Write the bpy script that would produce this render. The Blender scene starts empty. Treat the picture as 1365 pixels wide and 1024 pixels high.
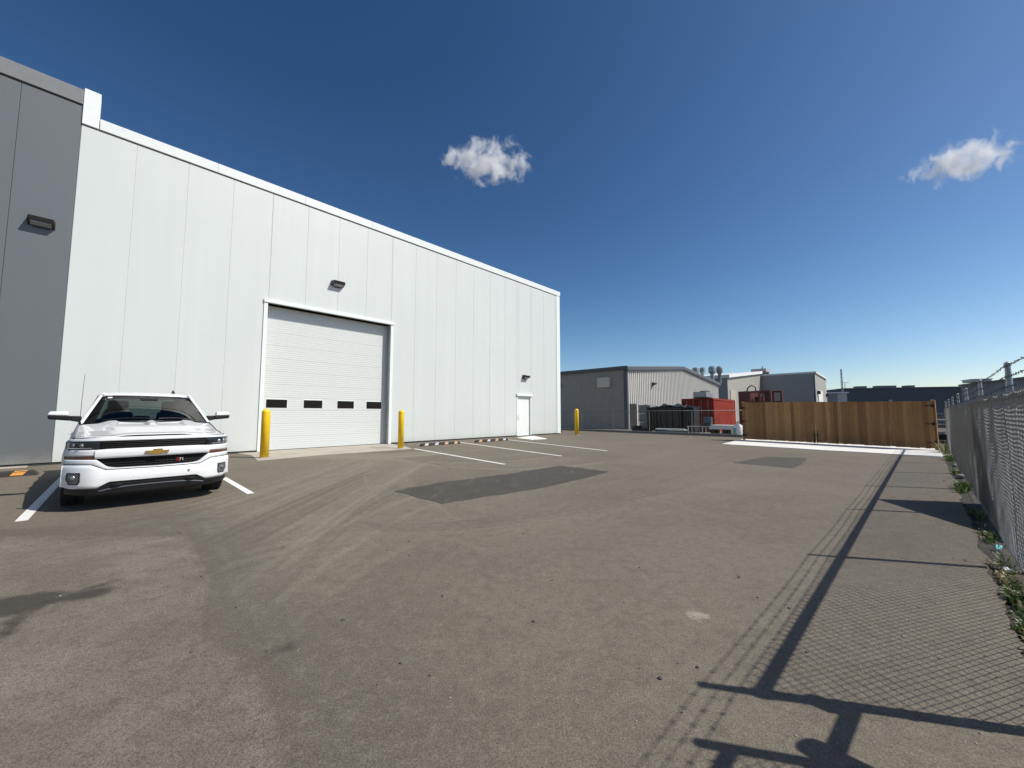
import bpy, bmesh, math, random
import numpy as np
from mathutils import Vector, Matrix, noise as mnoise

random.seed(7)
rng = np.random.RandomState(11)
SC = bpy.context.scene
COL = SC.collection
PI = math.pi

# ----------------------------------------------------------------- camera
F_PX, HORIZON, CAM_H = 520.0, 552.0, 1.40
PITCH = math.atan((HORIZON - 512.0) / F_PX)
cam_d = bpy.data.cameras.new('camera')
cam_d.sensor_fit = 'HORIZONTAL'
cam_d.sensor_width = 36.0
cam_d.lens = 36.0 * F_PX / 1365.0
cam_d.clip_start = 0.05
cam_d.clip_end = 6000
cam = bpy.data.objects.new('camera', cam_d)
COL.objects.link(cam)
cam.location = (0, 0, CAM_H)
cam.rotation_euler = (PI / 2 + PITCH, 0, 0)
SC.camera = cam

# ----------------------------------------------------------------- sun and sky
SUN_EL = math.radians(47.6)
SUN_AZ = math.radians(103.2)            # from +Y towards +X
SUN_DIR = Vector((math.sin(SUN_AZ) * math.cos(SUN_EL), math.cos(SUN_AZ) * math.cos(SUN_EL), math.sin(SUN_EL)))
world = bpy.data.worlds.new('World')
SC.world = world
world.use_nodes = True
wn = world.node_tree
sky = wn.nodes.new('ShaderNodeTexSky')
sky.sky_type = 'NISHITA'
sky.sun_disc = False
sky.sun_elevation = SUN_EL
sky.sun_rotation = SUN_AZ
sky.altitude = 0
sky.air_density = 0.8
sky.dust_density = 0.6
sky.ozone_density = 4.0
# the whole sky gets one contrast curve per channel (a clear, deep blue day)
sep = wn.nodes.new('ShaderNodeSeparateColor')
cmb = wn.nodes.new('ShaderNodeCombineColor')
wn.links.new(sky.outputs[0], sep.inputs[0])
SKY_ST = 0.10
for i_, (g_, m_) in enumerate(((1.62, 2.62), (1.41, 1.82), (1.29, 1.42))):
    pw = wn.nodes.new('ShaderNodeMath')
    pw.operation = 'POWER'
    pw.inputs[1].default_value = g_
    mu = wn.nodes.new('ShaderNodeMath')
    mu.operation = 'MULTIPLY'
    mu.inputs[1].default_value = m_ * SKY_ST ** (g_ - 1)
    wn.links.new(sep.outputs[i_], pw.inputs[0])
    wn.links.new(pw.outputs[0], mu.inputs[0])
    wn.links.new(mu.outputs[0], cmb.inputs[i_])
wn.links.new(cmb.outputs[0], wn.nodes['Background'].inputs['Color'])
wn.nodes['Background'].inputs['Strength'].default_value = SKY_ST
sun_d = bpy.data.lights.new('sun', 'SUN')
sun_d.energy = 5.0
sun_d.angle = math.radians(0.5)
sun_d.color = (1.0, 0.965, 0.885)
sun = bpy.data.objects.new('sun', sun_d)
COL.objects.link(sun)
sun.location = (20, -5, 30)
sun.rotation_euler = SUN_DIR.to_track_quat('Z', 'Y').to_euler()
SC.view_settings.view_transform = 'Standard'
SC.view_settings.look = 'None'
SC.view_settings.gamma = 1.0
SC.view_settings.exposure = 0.0
SC.view_settings.use_curve_mapping = False
SC.cycles.use_denoising = True
SC.cycles.max_bounces = 14
SC.cycles.transparent_max_bounces = 12
SC.cycles.volume_bounces = 12


# ----------------------------------------------------------------- frames
def ray(px, py):
    x, y = (px - 682.5) / F_PX, (512.0 - py) / F_PX
    c, s = math.cos(PITCH), math.sin(PITCH)
    return Vector((x, c - y * s, s + y * c))


def at(px, py, z=0.0):
    """measured photograph position of a point on the ground -> metres"""
    r = ray(px, py)
    t = (z - CAM_H) / r.z
    return Vector((r.x * t, r.y * t, z))


def far(px, Y, z=0.0):
    r = ray(px, HORIZON)
    return Vector((r.x / r.y * Y, Y, z))


def hgt(px, py, Y):
    r = ray(px, py)
    return CAM_H + r.z / r.y * Y


WALL_ANG = math.radians(46.507)
WD = Vector((math.cos(WALL_ANG), math.sin(WALL_ANG), 0))
WN = Vector((WD.y, -WD.x, 0))                       # out of the wall
WA = Vector((-9.92379, 13.84705, 0))


def wl(s, dist, z=0.0):
    return WA + WD * s + WN * dist + Vector((0, 0, z))


FEN_ANG = math.radians(43.42)
FD = Vector((math.cos(FEN_ANG), math.sin(FEN_ANG), 0))
FN = Vector((-FD.y, FD.x, 0))                       # towards the lot
FO = Vector((5.638, 4.685, 0)) - FN * 0.035


def fw(s, p, z=0.0):
    return FO + FD * s + FN * p + Vector((0, 0, z))


# ----------------------------------------------------------------- mesh builder
class MB:
    def __init__(self):
        self.v = []
        self.f = []
        self.mi = []

    def add(self, vs, fs, mi=0):
        o = len(self.v)
        self.v.extend([tuple(p) for p in vs])
        self.f.extend([tuple(i + o for i in f) for f in fs])
        self.mi.extend([mi] * len(fs))
        return self

    def box(self, x0, x1, y0, y1, z0, z1, mi=0):
        vs = [(x0, y0, z0), (x1, y0, z0), (x1, y1, z0), (x0, y1, z0), (x0, y0, z1), (x1, y0, z1), (x1, y1, z1), (x0, y1, z1)]
        return self.add(vs, [(0, 3, 2, 1), (4, 5, 6, 7), (0, 1, 5, 4), (1, 2, 6, 5), (2, 3, 7, 6), (3, 0, 4, 7)], mi)

    def hexa(self, b, t, mi=0):
        """4 bottom points and 4 top points, counter-clockwise seen from above"""
        return self.add(list(b) + list(t), [(3, 2, 1, 0), (4, 5, 6, 7), (0, 1, 5, 4), (1, 2, 6, 5), (2, 3, 7, 6), (3, 0, 4, 7)], mi)

    def prism(self, poly, y0, y1, mi=0):
        """polygon in (x,z) extruded along y"""
        n = len(poly)
        vs = [(x, y0, z) for x, z in poly] + [(x, y1, z) for x, z in poly]
        fs = [tuple(range(n)), tuple(range(2 * n - 1, n - 1, -1))]
        fs += [(i, i + n, (i + 1) % n + n, (i + 1) % n) for i in range(n)]
        return self.add(vs, fs, mi)

    def slab(self, poly, z0, z1, mi=0):
        n = len(poly)
        vs = [(p[0], p[1], z0) for p in poly] + [(p[0], p[1], z1) for p in poly]
        fs = [tuple(range(n - 1, -1, -1)), tuple(range(n, 2 * n))]
        fs += [(i, (i + 1) % n, (i + 1) % n + n, i + n) for i in range(n)]
        return self.add(vs, fs, mi)

    def tube(self, p0, p1, r, n=8, caps=True, r1=None, mi=0):
        p0, p1 = Vector(p0), Vector(p1)
        r1 = r if r1 is None else r1
        ax = (p1 - p0).normalized()
        a = ax.orthogonal().normalized()
        b = ax.cross(a)
        vs = []
        for p, rr in ((p0, r), (p1, r1)):
            for i in range(n):
                t = 2 * PI * i / n
                vs.append(p + (a * math.cos(t) + b * math.sin(t)) * rr)
        fs = [(i, (i + 1) % n, (i + 1) % n + n, i + n) for i in range(n)]
        if caps:
            fs += [tuple(range(n - 1, -1, -1)), tuple(range(n, 2 * n))]
        return self.add(vs, fs, mi)

    def path(self, pts, r, n=6, mi=0):
        pts = [Vector(p) for p in pts]
        vs = []
        for k, p in enumerate(pts):
            ax = (pts[min(k + 1, len(pts) - 1)] - pts[max(k - 1, 0)]).normalized()
            up = Vector((0, 0, 1)) if abs(ax.z) < .95 else Vector((1, 0, 0))
            a = ax.cross(up).normalized()
            b = ax.cross(a)
            rr = r[k] if isinstance(r, (list, tuple)) else r
            for i in range(n):
                t = 2 * PI * i / n
                vs.append(p + (a * math.cos(t) + b * math.sin(t)) * rr)
        fs = []
        for k in range(len(pts) - 1):
            fs += [(k * n + i, k * n + (i + 1) % n, (k + 1) * n + (i + 1) % n, (k + 1) * n + i) for i in range(n)]
        fs += [tuple(range(n - 1, -1, -1)), tuple(range((len(pts) - 1) * n, len(pts) * n))]
        return self.add(vs, fs, mi)

    def lathe(self, prof, n=20, org=(0, 0, 0), axis='z', mi=0):
        """prof: list of (radius, height)"""
        vs, fs = [], []
        for r, h in prof:
            for i in range(n):
                t = 2 * PI * i / n
                a, b = r * math.cos(t), r * math.sin(t)
                if axis == 'z':
                    q = (org[0] + a, org[1] + b, org[2] + h)
                elif axis == 'x':
                    q = (org[0] + h, org[1] + a, org[2] + b)
                else:
                    q = (org[0] + a, org[1] + h, org[2] - b)
                vs.append(q)
        for k in range(len(prof) - 1):
            fs += [(k * n + i, k * n + (i + 1) % n, (k + 1) * n + (i + 1) % n, (k + 1) * n + i) for i in range(n)]
        fs += [tuple(range(n - 1, -1, -1)), tuple(range((len(prof) - 1) * n, len(prof) * n))]
        return self.add(vs, fs, mi)

    def grid(self, fn, nu, nv, mi=0, flip=False):
        vs = [fn(i / nu, j / nv) for j in range(nv + 1) for i in range(nu + 1)]
        fs = []
        for j in range(nv):
            for i in range(nu):
                a = j * (nu + 1) + i
                q = (a, a + 1, a + nu + 2, a + nu + 1)
                fs.append(q[::-1] if flip else q)
        return self.add(vs, fs, mi)

    def mesh(self, name, mats, smooth=False):
        me = bpy.data.meshes.new(name)
        me.from_pydata(self.v, [], self.f)
        for m in (mats if isinstance(mats, (list, tuple)) else [mats]):
            me.materials.append(m)
        if any(self.mi):
            me.polygons.foreach_set('material_index', self.mi)
        if smooth:
            me.polygons.foreach_set('use_smooth', [True] * len(me.polygons))
        me.update()
        return me

    def build(self, name, mats, parent=None, smooth=False, bevel=0, angle=None, fix=False):
        me = self.mesh(name, mats, smooth)
        if fix or bevel:
            bm = bmesh.new()
            bm.from_mesh(me)
            bmesh.ops.remove_doubles(bm, verts=bm.verts, dist=1e-5)
            bmesh.ops.recalc_face_normals(bm, faces=bm.faces)
            bm.to_mesh(me)
            bm.free()
        o = bpy.data.objects.new(name, me)
        COL.objects.link(o)
        if parent:
            o.parent = parent
        if bevel:
            b = o.modifiers.new('bevel', 'BEVEL')
            b.width = bevel
            b.segments = 2
            b.limit_method = 'ANGLE'
            b.angle_limit = math.radians(35)
        if angle:
            me.polygons.foreach_set('use_smooth', [True] * len(me.polygons))
            me.set_sharp_from_angle(angle=math.radians(angle))
        return o


def tag(o, label=None, cat=None, group=None, kind=None):
    if label:
        o['label'] = label
    if cat:
        o['category'] = cat
    if group:
        o['group'] = group
    if kind:
        o['kind'] = kind
    return o


def thing(name, label, cat, loc=(0, 0, 0), rz=0.0, group=None):
    o = bpy.data.objects.new(name, None)
    o.empty_display_size = 0.2
    COL.objects.link(o)
    o.location = loc
    o.rotation_euler = (0, 0, rz)
    return tag(o, label, cat, group)


def copy_tree(root, label, loc, rz=None):
    r = root.copy()
    COL.objects.link(r)
    r.location = loc
    if rz is not None:
        r.rotation_euler = (0, 0, rz)
    r['label'] = label
    for ch in list(root.children):
        c = ch.copy()
        COL.objects.link(c)
        c.parent = r
        for g in list(ch.children):
            d = g.copy()
            COL.objects.link(d)
            d.parent = c
    return r


# ----------------------------------------------------------------- materials
class NT:
    def __init__(self, name):
        self.m = bpy.data.materials.new(name)
        self.m.use_nodes = True
        self.t = self.m.node_tree
        self.b = self.t.nodes['Principled BSDF']
        self.out = self.t.nodes['Material Output']

    def n(self, typ, **kw):
        nd = self.t.nodes.new(typ)
        for k, v in kw.items():
            setattr(nd, k, v)
        return nd

    def set(self, sock, val):
        if isinstance(val, bpy.types.NodeSocket):
            self.t.links.new(val, sock)
        else:
            sock.default_value = val

    def math(self, op, a, b=0.0, c=None, clamp=False):
        nd = self.n('ShaderNodeMath', operation=op, use_clamp=clamp)
        self.set(nd.inputs[0], a)
        self.set(nd.inputs[1], b)
        if c is not None:
            self.set(nd.inputs[2], c)
        return nd.outputs[0]

    def coord(self, kind='Object'):
        return self.n('ShaderNodeTexCoord').outputs[kind]

    def noise(self, scale, detail=3, rough=.55, vec=None, dist=0.0, stretch=None):
        vec = vec or self.coord()
        if stretch:
            mp = self.n('ShaderNodeMapping')
            mp.inputs['Scale'].default_value = stretch[:3]
            if len(stretch) > 3:
                mp.inputs['Rotation'].default_value = (0, 0, stretch[3])
            self.t.links.new(vec, mp.inputs[0])
            vec = mp.outputs[0]
        nd = self.n('ShaderNodeTexNoise')
        nd.inputs['Scale'].default_value = scale
        nd.inputs['Detail'].default_value = detail
        nd.inputs['Roughness'].default_value = rough
        nd.inputs['Distortion'].default_value = dist
        self.t.links.new(vec, nd.inputs['Vector'])
        return nd.outputs['Fac']

    def voro(self, scale, feat='F1', vec=None, out='Distance'):
        nd = self.n('ShaderNodeTexVoronoi', feature=feat)
        nd.inputs['Scale'].default_value = scale
        self.t.links.new(vec or self.coord(), nd.inputs['Vector'])
        return nd.outputs[out]

    def ramp(self, fac, stops):
        nd = self.n('ShaderNodeValToRGB')
        e = nd.color_ramp.elements
        while len(e) < len(stops):
            e.new(.5)
        for i, (p, c) in enumerate(stops):
            e[i].position = p
            e[i].color = c if len(c) == 4 else (*c, 1)
        self.t.links.new(fac, nd.inputs[0])
        return nd.outputs['Color']

    def rng(self, v, a, b, c=0.0, d=1.0, smooth=True):
        nd = self.n('ShaderNodeMapRange')
        if smooth:
            nd.interpolation_type = 'SMOOTHSTEP'
        self.set(nd.inputs[0], v)
        for i, q in enumerate((a, b, c, d)):
            nd.inputs[i + 1].default_value = q
        return nd.outputs[0]

    def mix(self, fac, a, b, blend='MIX'):
        nd = self.n('ShaderNodeMix', data_type='RGBA', blend_type=blend)
        self.set(nd.inputs[0], fac)
        for s, q in ((nd.inputs[6], a), (nd.inputs[7], b)):
            if isinstance(q, (tuple, list)) and len(q) == 3:
                q = (*q, 1)
            self.set(s, q)
        return nd.outputs[2]

    def attr(self, name):
        nd = self.n('ShaderNodeAttribute')
        nd.attribute_name = name
        return nd.outputs['Fac']

    def bump(self, h, strength=.3, dist=.01):
        nd = self.n('ShaderNodeBump')
        nd.inputs['Strength'].default_value = strength
        nd.inputs['Distance'].default_value = dist
        self.t.links.new(h, nd.inputs['Height'])
        self.t.links.new(nd.outputs[0], self.b.inputs['Normal'])

    def base(self, c):
        if isinstance(c, (tuple, list)) and len(c) == 3:
            c = (*c, 1)
        self.set(self.b.inputs['Base Color'], c)

    def p(self, **kw):
        for k, v in kw.items():
            self.set(self.b.inputs[k.replace('_', ' ')], v)
        return self


def simple(name, col, rough=.5, metal=0.0, var=.12, scale=6.0, bump=0.0, bscale=60.0, coat=0.0, spec=.5):
    """plain material with soft procedural tone variation"""
    k = NT(name)
    f = k.noise(scale, 5, .6)
    lo = tuple(c * (1 - var) for c in col)
    hi = tuple(min(1, c * (1 + var)) for c in col)
    k.base(k.ramp(f, [(.3, lo), (.7, hi)]))
    k.p(Roughness=rough, Metallic=metal)
    k.b.inputs['Specular IOR Level'].default_value = spec
    if coat:
        k.p(Coat_Weight=coat, Coat_Roughness=.04)
    if bump:
        k.bump(k.noise(bscale, 4, .6), bump, .01)
    return k.m


def panel_mat(name, col, var=.02):
    k = NT(name)
    info = k.n('ShaderNodeObjectInfo')
    big = k.noise(.35, 4, .6)
    streak = k.noise(1.0, 4, .6, stretch=(2.4, 2.4, .12))
    f = k.math('ADD', k.math('MULTIPLY', big, .5), k.math('MULTIPLY', streak, .5))
    c = k.mix(k.rng(f, .35, .7), tuple(q * (1 - 2.2 * var) for q in col), tuple(q * (1 + var) for q in col))
    c2 = k.mix(k.math('MULTIPLY', info.outputs['Random'], .5), c, tuple(q * (1 - 2 * var) for q in col))
    # splash dirt close to the ground
    sep = k.n('ShaderNodeSeparateXYZ')
    k.t.links.new(k.coord(), sep.inputs[0])
    low = k.rng(k.math('ADD', sep.outputs['Z'], k.math('MULTIPLY', k.noise(3, 5, .7), .55)), .25, .75, 1, 0)
    k.base(k.mix(k.math('MULTIPLY', low, .30), c2, (.40, .36, .30)))
    k.p(Roughness=.42)
    h = k.noise(40, 3, .5, stretch=(1, 1, .3))
    k.bump(h, .05, .004)
    return k.m


M = {}
M['panel_white'] = panel_mat('white insulated panel', (.595, .628, .605))
M['panel_grey'] = panel_mat('grey insulated panel', (.122, .137, .145))
M['trim_white'] = simple('white trim metal', (.74, .775, .75), .38, var=.03)
M['trim_grey'] = simple('grey trim metal', (.20, .205, .21), .4, var=.05)
M['joint'] = simple('panel joint sealant', (.56, .59, .57), .7)
M['joint_dark'] = simple('dark joint', (.07, .075, .08), .7)
M['base_dark'] = simple('dark base flashing', (.035, .037, .04), .5)
M['door_white'] = simple('white door steel', (.61, .638, .617), .38, var=.02)
M['jamb'] = simple('jamb steel', (.50, .51, .51), .45, var=.04)
M['black_gloss'] = simple('dark window', (.006, .007, .008), .15, var=.1, spec=.15)
M['black_plastic'] = simple('black plastic', (.010, .010, .011), .5, var=.2, spec=.35)
M['black_matte'] = simple('matte black', (.012, .012, .013), .8, var=.3)
M['bronze'] = simple('dark bronze fixture', (.035, .033, .032), .45)
M['lens'] = simple('lamp lens', (.30, .31, .31), .2)
M['steel'] = simple('brushed steel', (.45, .46, .47), .35, 1.0)
M['galv'] = simple('galvanised steel', (.33, .345, .35), .45, .7, var=.2, scale=25)
M['galv_wire'] = simple('galvanised wire', (.30, .31, .315), .5, .5, var=.25, scale=15)
M['galv_old'] = simple('dull galvanised pipe', (.20, .205, .21), .55, .5, var=.2, scale=25)
M['wire_dark'] = simple('dull dark wire', (.07, .072, .075), .6, .3, var=.2, scale=15)
M['rust_wire'] = simple('weathered barbed wire', (.16, .15, .14), .6, .5, var=.3, scale=30)
M['bin_black'] = simple('bin black', (.008, .008, .009), .5, var=.2)


def concrete(name, col):
    k = NT(name)
    a = k.noise(1.2, 6, .65)
    b = k.noise(30, 4, .6)
    f = k.math('ADD', k.math('MULTIPLY', a, .65), k.math('MULTIPLY', b, .35))
    k.base(k.ramp(f, [(.30, tuple(c * .72 for c in col)), (.52, col), (.72, tuple(min(1, c * 1.14) for c in col))]))
    k.p(Roughness=.85)
    k.bump(b, .25, .006)
    return k.m


M['concrete'] = concrete('new concrete', (.74, .72, .67))
M['concrete_dirty'] = concrete('dusty concrete', (.40, .36, .30))
M['concrete_dark'] = concrete('weathered concrete', (.16, .165, .16))
M['concrete_block'] = concrete('block concrete', (.24, .25, .235))


def yellow_mat():
    k = NT('yellow bollard sleeve')
    a = k.noise(4, 5, .65)
    sc_ = k.noise(22, 4, .7, stretch=(1, 1, .25))
    c = k.mix(k.rng(a, .3, .7), (.80, .48, .006), (.90, .58, .012))
    k.base(k.mix(k.math('MULTIPLY', k.rng(sc_, .62, .74), .55), c, (.30, .20, .05)))
    k.p(Roughness=.42)
    return k.m


M['yellow'] = yellow_mat()


def wood_mat():
    k = NT('cedar fence board')
    info = k.n('ShaderNodeObjectInfo')
    co = k.coord()
    mp = k.n('ShaderNodeMapping')
    k.t.links.new(co, mp.inputs[0])
    cmb = k.n('ShaderNodeCombineXYZ')
    k.t.links.new(k.math('MULTIPLY', info.outputs['Random'], 37.0), cmb.inputs[0])
    k.t.links.new(k.math('MULTIPLY', info.outputs['Random'], 11.0), cmb.inputs[2])
    k.t.links.new(cmb.outputs[0], mp.inputs['Location'])
    grain = k.noise(14, 5, .65, vec=mp.outputs[0], stretch=(3, 3, .22))
    knots = k.voro(2.6, vec=mp.outputs[0])
    tone = k.ramp(info.outputs['Random'], [(0, (.19, .082, .026)), (.25, (.34, .170, .058)), (.5, (.46, .245, .095)), (.75, (.26, .118, .038)), (1, (.38, .190, .068))])
    c = k.mix(k.rng(grain, .35, .72), k.mix(.40, tone, (.12, .060, .024)), tone)
    c = k.mix(k.rng(knots, .02, .09, .8, 0), c, (.06, .030, .015))
    k.base(c)
    k.p(Roughness=.72)
    k.bump(grain, .25, .004)
    return k.m


M['wood'] = wood_mat()
M['wood_old'] = simple('old lumber', (.24, .20, .15), .8, var=.35, scale=9)
M['paint_truck'] = simple('white vehicle paint', (.71, .725, .735), .28, var=.008, coat=.8)
M['chrome'] = simple('chrome', (.75, .75, .76), .12, 1.0, var=.03)
M['gold'] = simple('gold emblem', (.42, .25, .045), .35, .6, var=.05)
M['lamp_glass'] = simple('dark headlamp glass', (.012, .014, .017), .06, var=.1, coat=1.0)
M['lamp_bright'] = simple('bright reflector', (.80, .82, .85), .12, .9, var=.03)
M['grille_black'] = simple('grille black', (.005, .005, .0055), .55, var=.2, spec=.25)
M['amber_dark'] = simple('dark amber lens', (.10, .030, .012), .14, var=.2, coat=.6)
M['fog_glass'] = simple('fog lamp glass', (.16, .17, .18), .1, .4, var=.2)
M['rubber'] = simple('tyre rubber', (.016, .016, .016), .75, var=.2)
M['interior'] = simple('dark cab interior', (.020, .021, .024), .65, var=.25)
M['interior_grey'] = simple('grey cab trim', (.10, .105, .11), .65, var=.15)
M['red_badge'] = simple('red badge', (.5, .02, .02), .3)
M['white_badge'] = simple('silver badge', (.7, .7, .7), .3)
M['stripe_white'] = simple('white reflective tape', (.62, .60, .56), .5, var=.12, scale=20)
M['stripe_orange'] = simple('orange yellow reflective tape', (.68, .30, .045), .5, var=.12, scale=20)
M['stripe_pale'] = simple('faded orange reflective tape', (.66, .42, .20), .5, var=.12, scale=20)
M['rubber_stop'] = simple('recycled rubber', (.028, .026, .025), .8, var=.3, scale=40, bump=.3)
M['metal_dark'] = simple('charcoal ribbed metal', (.275, .270, .262), .5, var=.05, scale=1.5)
M['metal_light'] = simple('stone ribbed metal', (.57, .55, .51), .5, var=.05, scale=1.5)
M['metal_roof'] = simple('dark roof trim', (.075, .085, .10), .5)
M['metal_beige'] = simple('beige wall metal', (.34, .325, .285), .6, var=.06, scale=.6)
M['roof_white'] = simple('white roof edge', (.75, .75, .74), .5)
M['navy_wall'] = simple('dark slate wall', (.062, .074, .090), .6, var=.08, scale=.3)
M['grey_wall'] = simple('mid grey wall', (.20, .21, .215), .6, var=.06, scale=.3)
M['red_steel'] = simple('red container paint', (.29, .042, .025), .65, var=.25, scale=1.6, spec=.15)
M['red_dark_shade'] = simple('dark red paint with shade', (.085, .016, .012), .55, var=.25, scale=3)
M['tarp'] = simple('black woven cloth', (.018, .020, .022), .85, var=.25, scale=30)
M['teal'] = simple('teal plastic', (.05, .42, .40), .4)
M['white_sheet'] = simple('white plastic sheet', (.72, .74, .74), .5, var=.1)
M['soil'] = simple('dark soil', (.045, .037, .029), .95, var=.5, scale=14, bump=.6, bscale=40)


def leaf_mat(name, a, b):
    k = NT(name)
    info = k.n('ShaderNodeNewGeometry')
    f = info.outputs['Random Per Island']
    k.base(k.mix(f, a, b))
    k.p(Roughness=.6)
    k.b.inputs['Subsurface Weight'].default_value = 0
    tr = k.n('ShaderNodeBsdfTranslucent')
    k.t.links.new(k.mix(f, a, b), tr.inputs[0])
    ms = k.n('ShaderNodeMixShader')
    ms.inputs[0].default_value = .3
    k.t.links.new(k.b.outputs[0], ms.inputs[1])
    k.t.links.new(tr.outputs[0], ms.inputs[2])
    k.t.links.new(ms.outputs[0], k.out.inputs['Surface'])
    return k.m


M['leaf'] = leaf_mat('weed leaf', (.055, .105, .025), (.115, .165, .045))
M['leaf_dry'] = leaf_mat('dry grass', (.26, .21, .11), (.42, .36, .22))


def glass_mat(name, tint, refl):
    k = NT(name)
    tr = k.n('ShaderNodeBsdfTransparent')
    tr.inputs[0].default_value = (*tint, 1)
    gl = k.n('ShaderNodeBsdfGlossy')
    gl.inputs['Roughness'].default_value = .02
    fr = k.n('ShaderNodeFresnel')
    fr.inputs[0].default_value = refl
    ms = k.n('ShaderNodeMixShader')
    k.t.links.new(fr.outputs[0], ms.inputs[0])
    k.t.links.new(tr.outputs[0], ms.inputs[1])
    k.t.links.new(gl.outputs[0], ms.inputs[2])
    k.t.links.new(ms.outputs[0], k.out.inputs['Surface'])
    return k.m


M['glass'] = glass_mat('tinted windscreen', (.25, .31, .295), 1.40)
M['glass_dark'] = glass_mat('privacy glass', (.22, .25, .25), 1.45)


# ----------------------------------------------------------------- ground
def seg_dist(P, pts):
    """distance of points P (n,2) to a polyline"""
    best = np.full(len(P), 1e9)
    for a, b in zip(pts[:-1], pts[1:]):
        a = np.array(a[:2]); b = np.array(b[:2])
        d = b - a
        t = np.clip(((P - a) @ d) / (d @ d + 1e-9), 0, 1)
        q = a + t[:, None] * d
        best = np.minimum(best, np.hypot(*(P - q).T))
    return best


def px_line(*pts):
    return [at(*p) for p in pts]


def asphalt_mat():
    k = NT('worn asphalt')
    co = k.coord()
    n_warp = k.noise(5, 5, .65)
    n_big = k.noise(.28, 5, .6)
    n_mid = k.noise(1.6, 5, .62)
    n_fine = k.noise(105, 4, .75)
    n_grit = k.noise(240, 2, .6)
    stones = k.voro(120, out='Color')
    stone_d = k.voro(120)
    warp = k.math('SUBTRACT', n_warp, .5)
    base = k.mix(k.rng(n_big, .38, .60), (0.128, 0.109, 0.081), (0.175, 0.149, 0.112))
    base = k.mix(k.math('MULTIPLY', k.rng(n_mid, .38, .68), .45), base, (0.198, 0.170, 0.128))
    # dust swept into streaks and tyre arcs
    dust = k.attr('dust')
    dmask = k.math('MULTIPLY', k.rng(k.math('ADD', dust, k.math('ADD', k.math('MULTIPLY', warp, .5), k.math('MULTIPLY', k.math('SUBTRACT', n_mid, .5), .5))), .12, .95), .95, clamp=True)
    base = k.mix(dmask, base, (0.284, 0.255, 0.191))
    rub = k.attr('rub')
    rmask = k.math('MULTIPLY', k.rng(k.math('ADD', rub, k.math('MULTIPLY', warp, .5)), .15, .8), .75)
    base = k.mix(rmask, base, (0.093, 0.079, 0.060))
    # older, coarser, greyer mat in the near corner
    co_ = k.attr('coarse')
    cm = k.rng(k.math('ADD', co_, k.math('MULTIPLY', warp, .40)), -.03, .05)
    base = k.mix(k.math('MULTIPLY', cm, .95), base, k.mix(k.rng(n_mid, .35, .7), (.176, .148, .116), (.300, .258, .205)))
    near_edge = k.math('MULTIPLY', k.rng(co_, -1.0, -.02, 0, .62), k.rng(co_, -.02, .02, 1, 0))
    base = k.mix(near_edge, base, (0.072, 0.065, 0.055))
    edge = k.rng(k.math('ABSOLUTE', k.math('ADD', k.math('ADD', co_, .05), k.math('MULTIPLY', warp, .4))), .01, .13, .60, 0)
    base = k.mix(edge, base, (0.098, 0.083, 0.066))
    ch = k.attr('chalk')
    base = k.mix(k.rng(k.math('ADD', ch, k.math('MULTIPLY', warp, .12)), -.03, .03, .8, 0), base, (0.504, 0.436, 0.370))
    # blotches and grit at several sizes
    g1 = k.noise(9, 4, .7)
    g2 = k.noise(30, 4, .7)
    base = k.mix(k.rng(g1, .36, .50, .40, 0), base, (0.069, 0.061, 0.048))
    base = k.mix(k.rng(g1, .52, .66, 0, .22), base, (0.278, 0.255, 0.210))
    base = k.mix(k.rng(g2, .32, .50, .50, 0), base, (0.066, 0.057, 0.046))
    base = k.mix(k.rng(g2, .52, .68, 0, .30), base, (0.305, 0.279, 0.233))
    # the coarse corner is pitted between its stones
    pit = k.noise(46, 5, .75)
    base = k.mix(k.math('MULTIPLY', k.rng(pit, .34, .50, .62, 0), k.math('ADD', k.math('MULTIPLY', cm, .75), .25)), base, (.055, .047, .036))
    base = k.mix(k.math('MULTIPLY', k.rng(pit, .55, .70, 0, .45), k.math('ADD', k.math('MULTIPLY', cm, .75), .25)), base, (.380, .335, .265))
    # aggregate
    agg = k.n('ShaderNodeSeparateColor')
    k.t.links.new(stones, agg.inputs[0])
    bright = k.math('MULTIPLY', k.rng(agg.outputs[0], .80, .99), k.rng(stone_d, .0, .35, 1, 0))
    dark = k.math('MULTIPLY', k.rng(agg.outputs[1], .72, .98), k.rng(stone_d, .0, .40, 1, 0))
    base = k.mix(k.math('MULTIPLY', dark, .55), base, (0.052, 0.045, 0.036))
    base = k.mix(k.math('MULTIPLY', bright, .50), base, (0.345, 0.309, 0.256))
    base = k.mix(k.rng(n_fine, .30, .72), k.mix(.58, base, (0.052, 0.043, 0.032)), k.mix(.22, base, (0.415, 0.351, 0.275)))
    # oil and water marks soak into everything
    st = k.attr('stain')
    sm = k.rng(k.math('ADD', st, k.math('ADD', k.math('MULTIPLY', warp, -.22), k.math('MULTIPLY', k.math('SUBTRACT', k.noise(24, 4, .7), .5), -.10))), -.06, .045, .80, 0)
    base = k.mix(sm, base, (.036, .028, .019))
    k.base(base)
    k.p(Roughness=k.rng(sm, 0, .6, .88, .62))
    k.b.inputs['Specular IOR Level'].default_value = .3
    rough_amp = k.math('ADD', k.math('MULTIPLY', cm, 1.3), .6)
    h = k.math('ADD', k.math('MULTIPLY', n_fine, .6), k.math('MULTIPLY', n_grit, .35))
    h = k.math('SUBTRACT', h, k.math('MULTIPLY', stone_d, .5))
    clump = k.noise(34, 5, .75)
    h = k.math('ADD', k.math('MULTIPLY', h, rough_amp), k.math('MULTIPLY', k.math('MULTIPLY', clump, cm), 1.3))
    k.bump(h, .7, .007)
    return k.m


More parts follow.
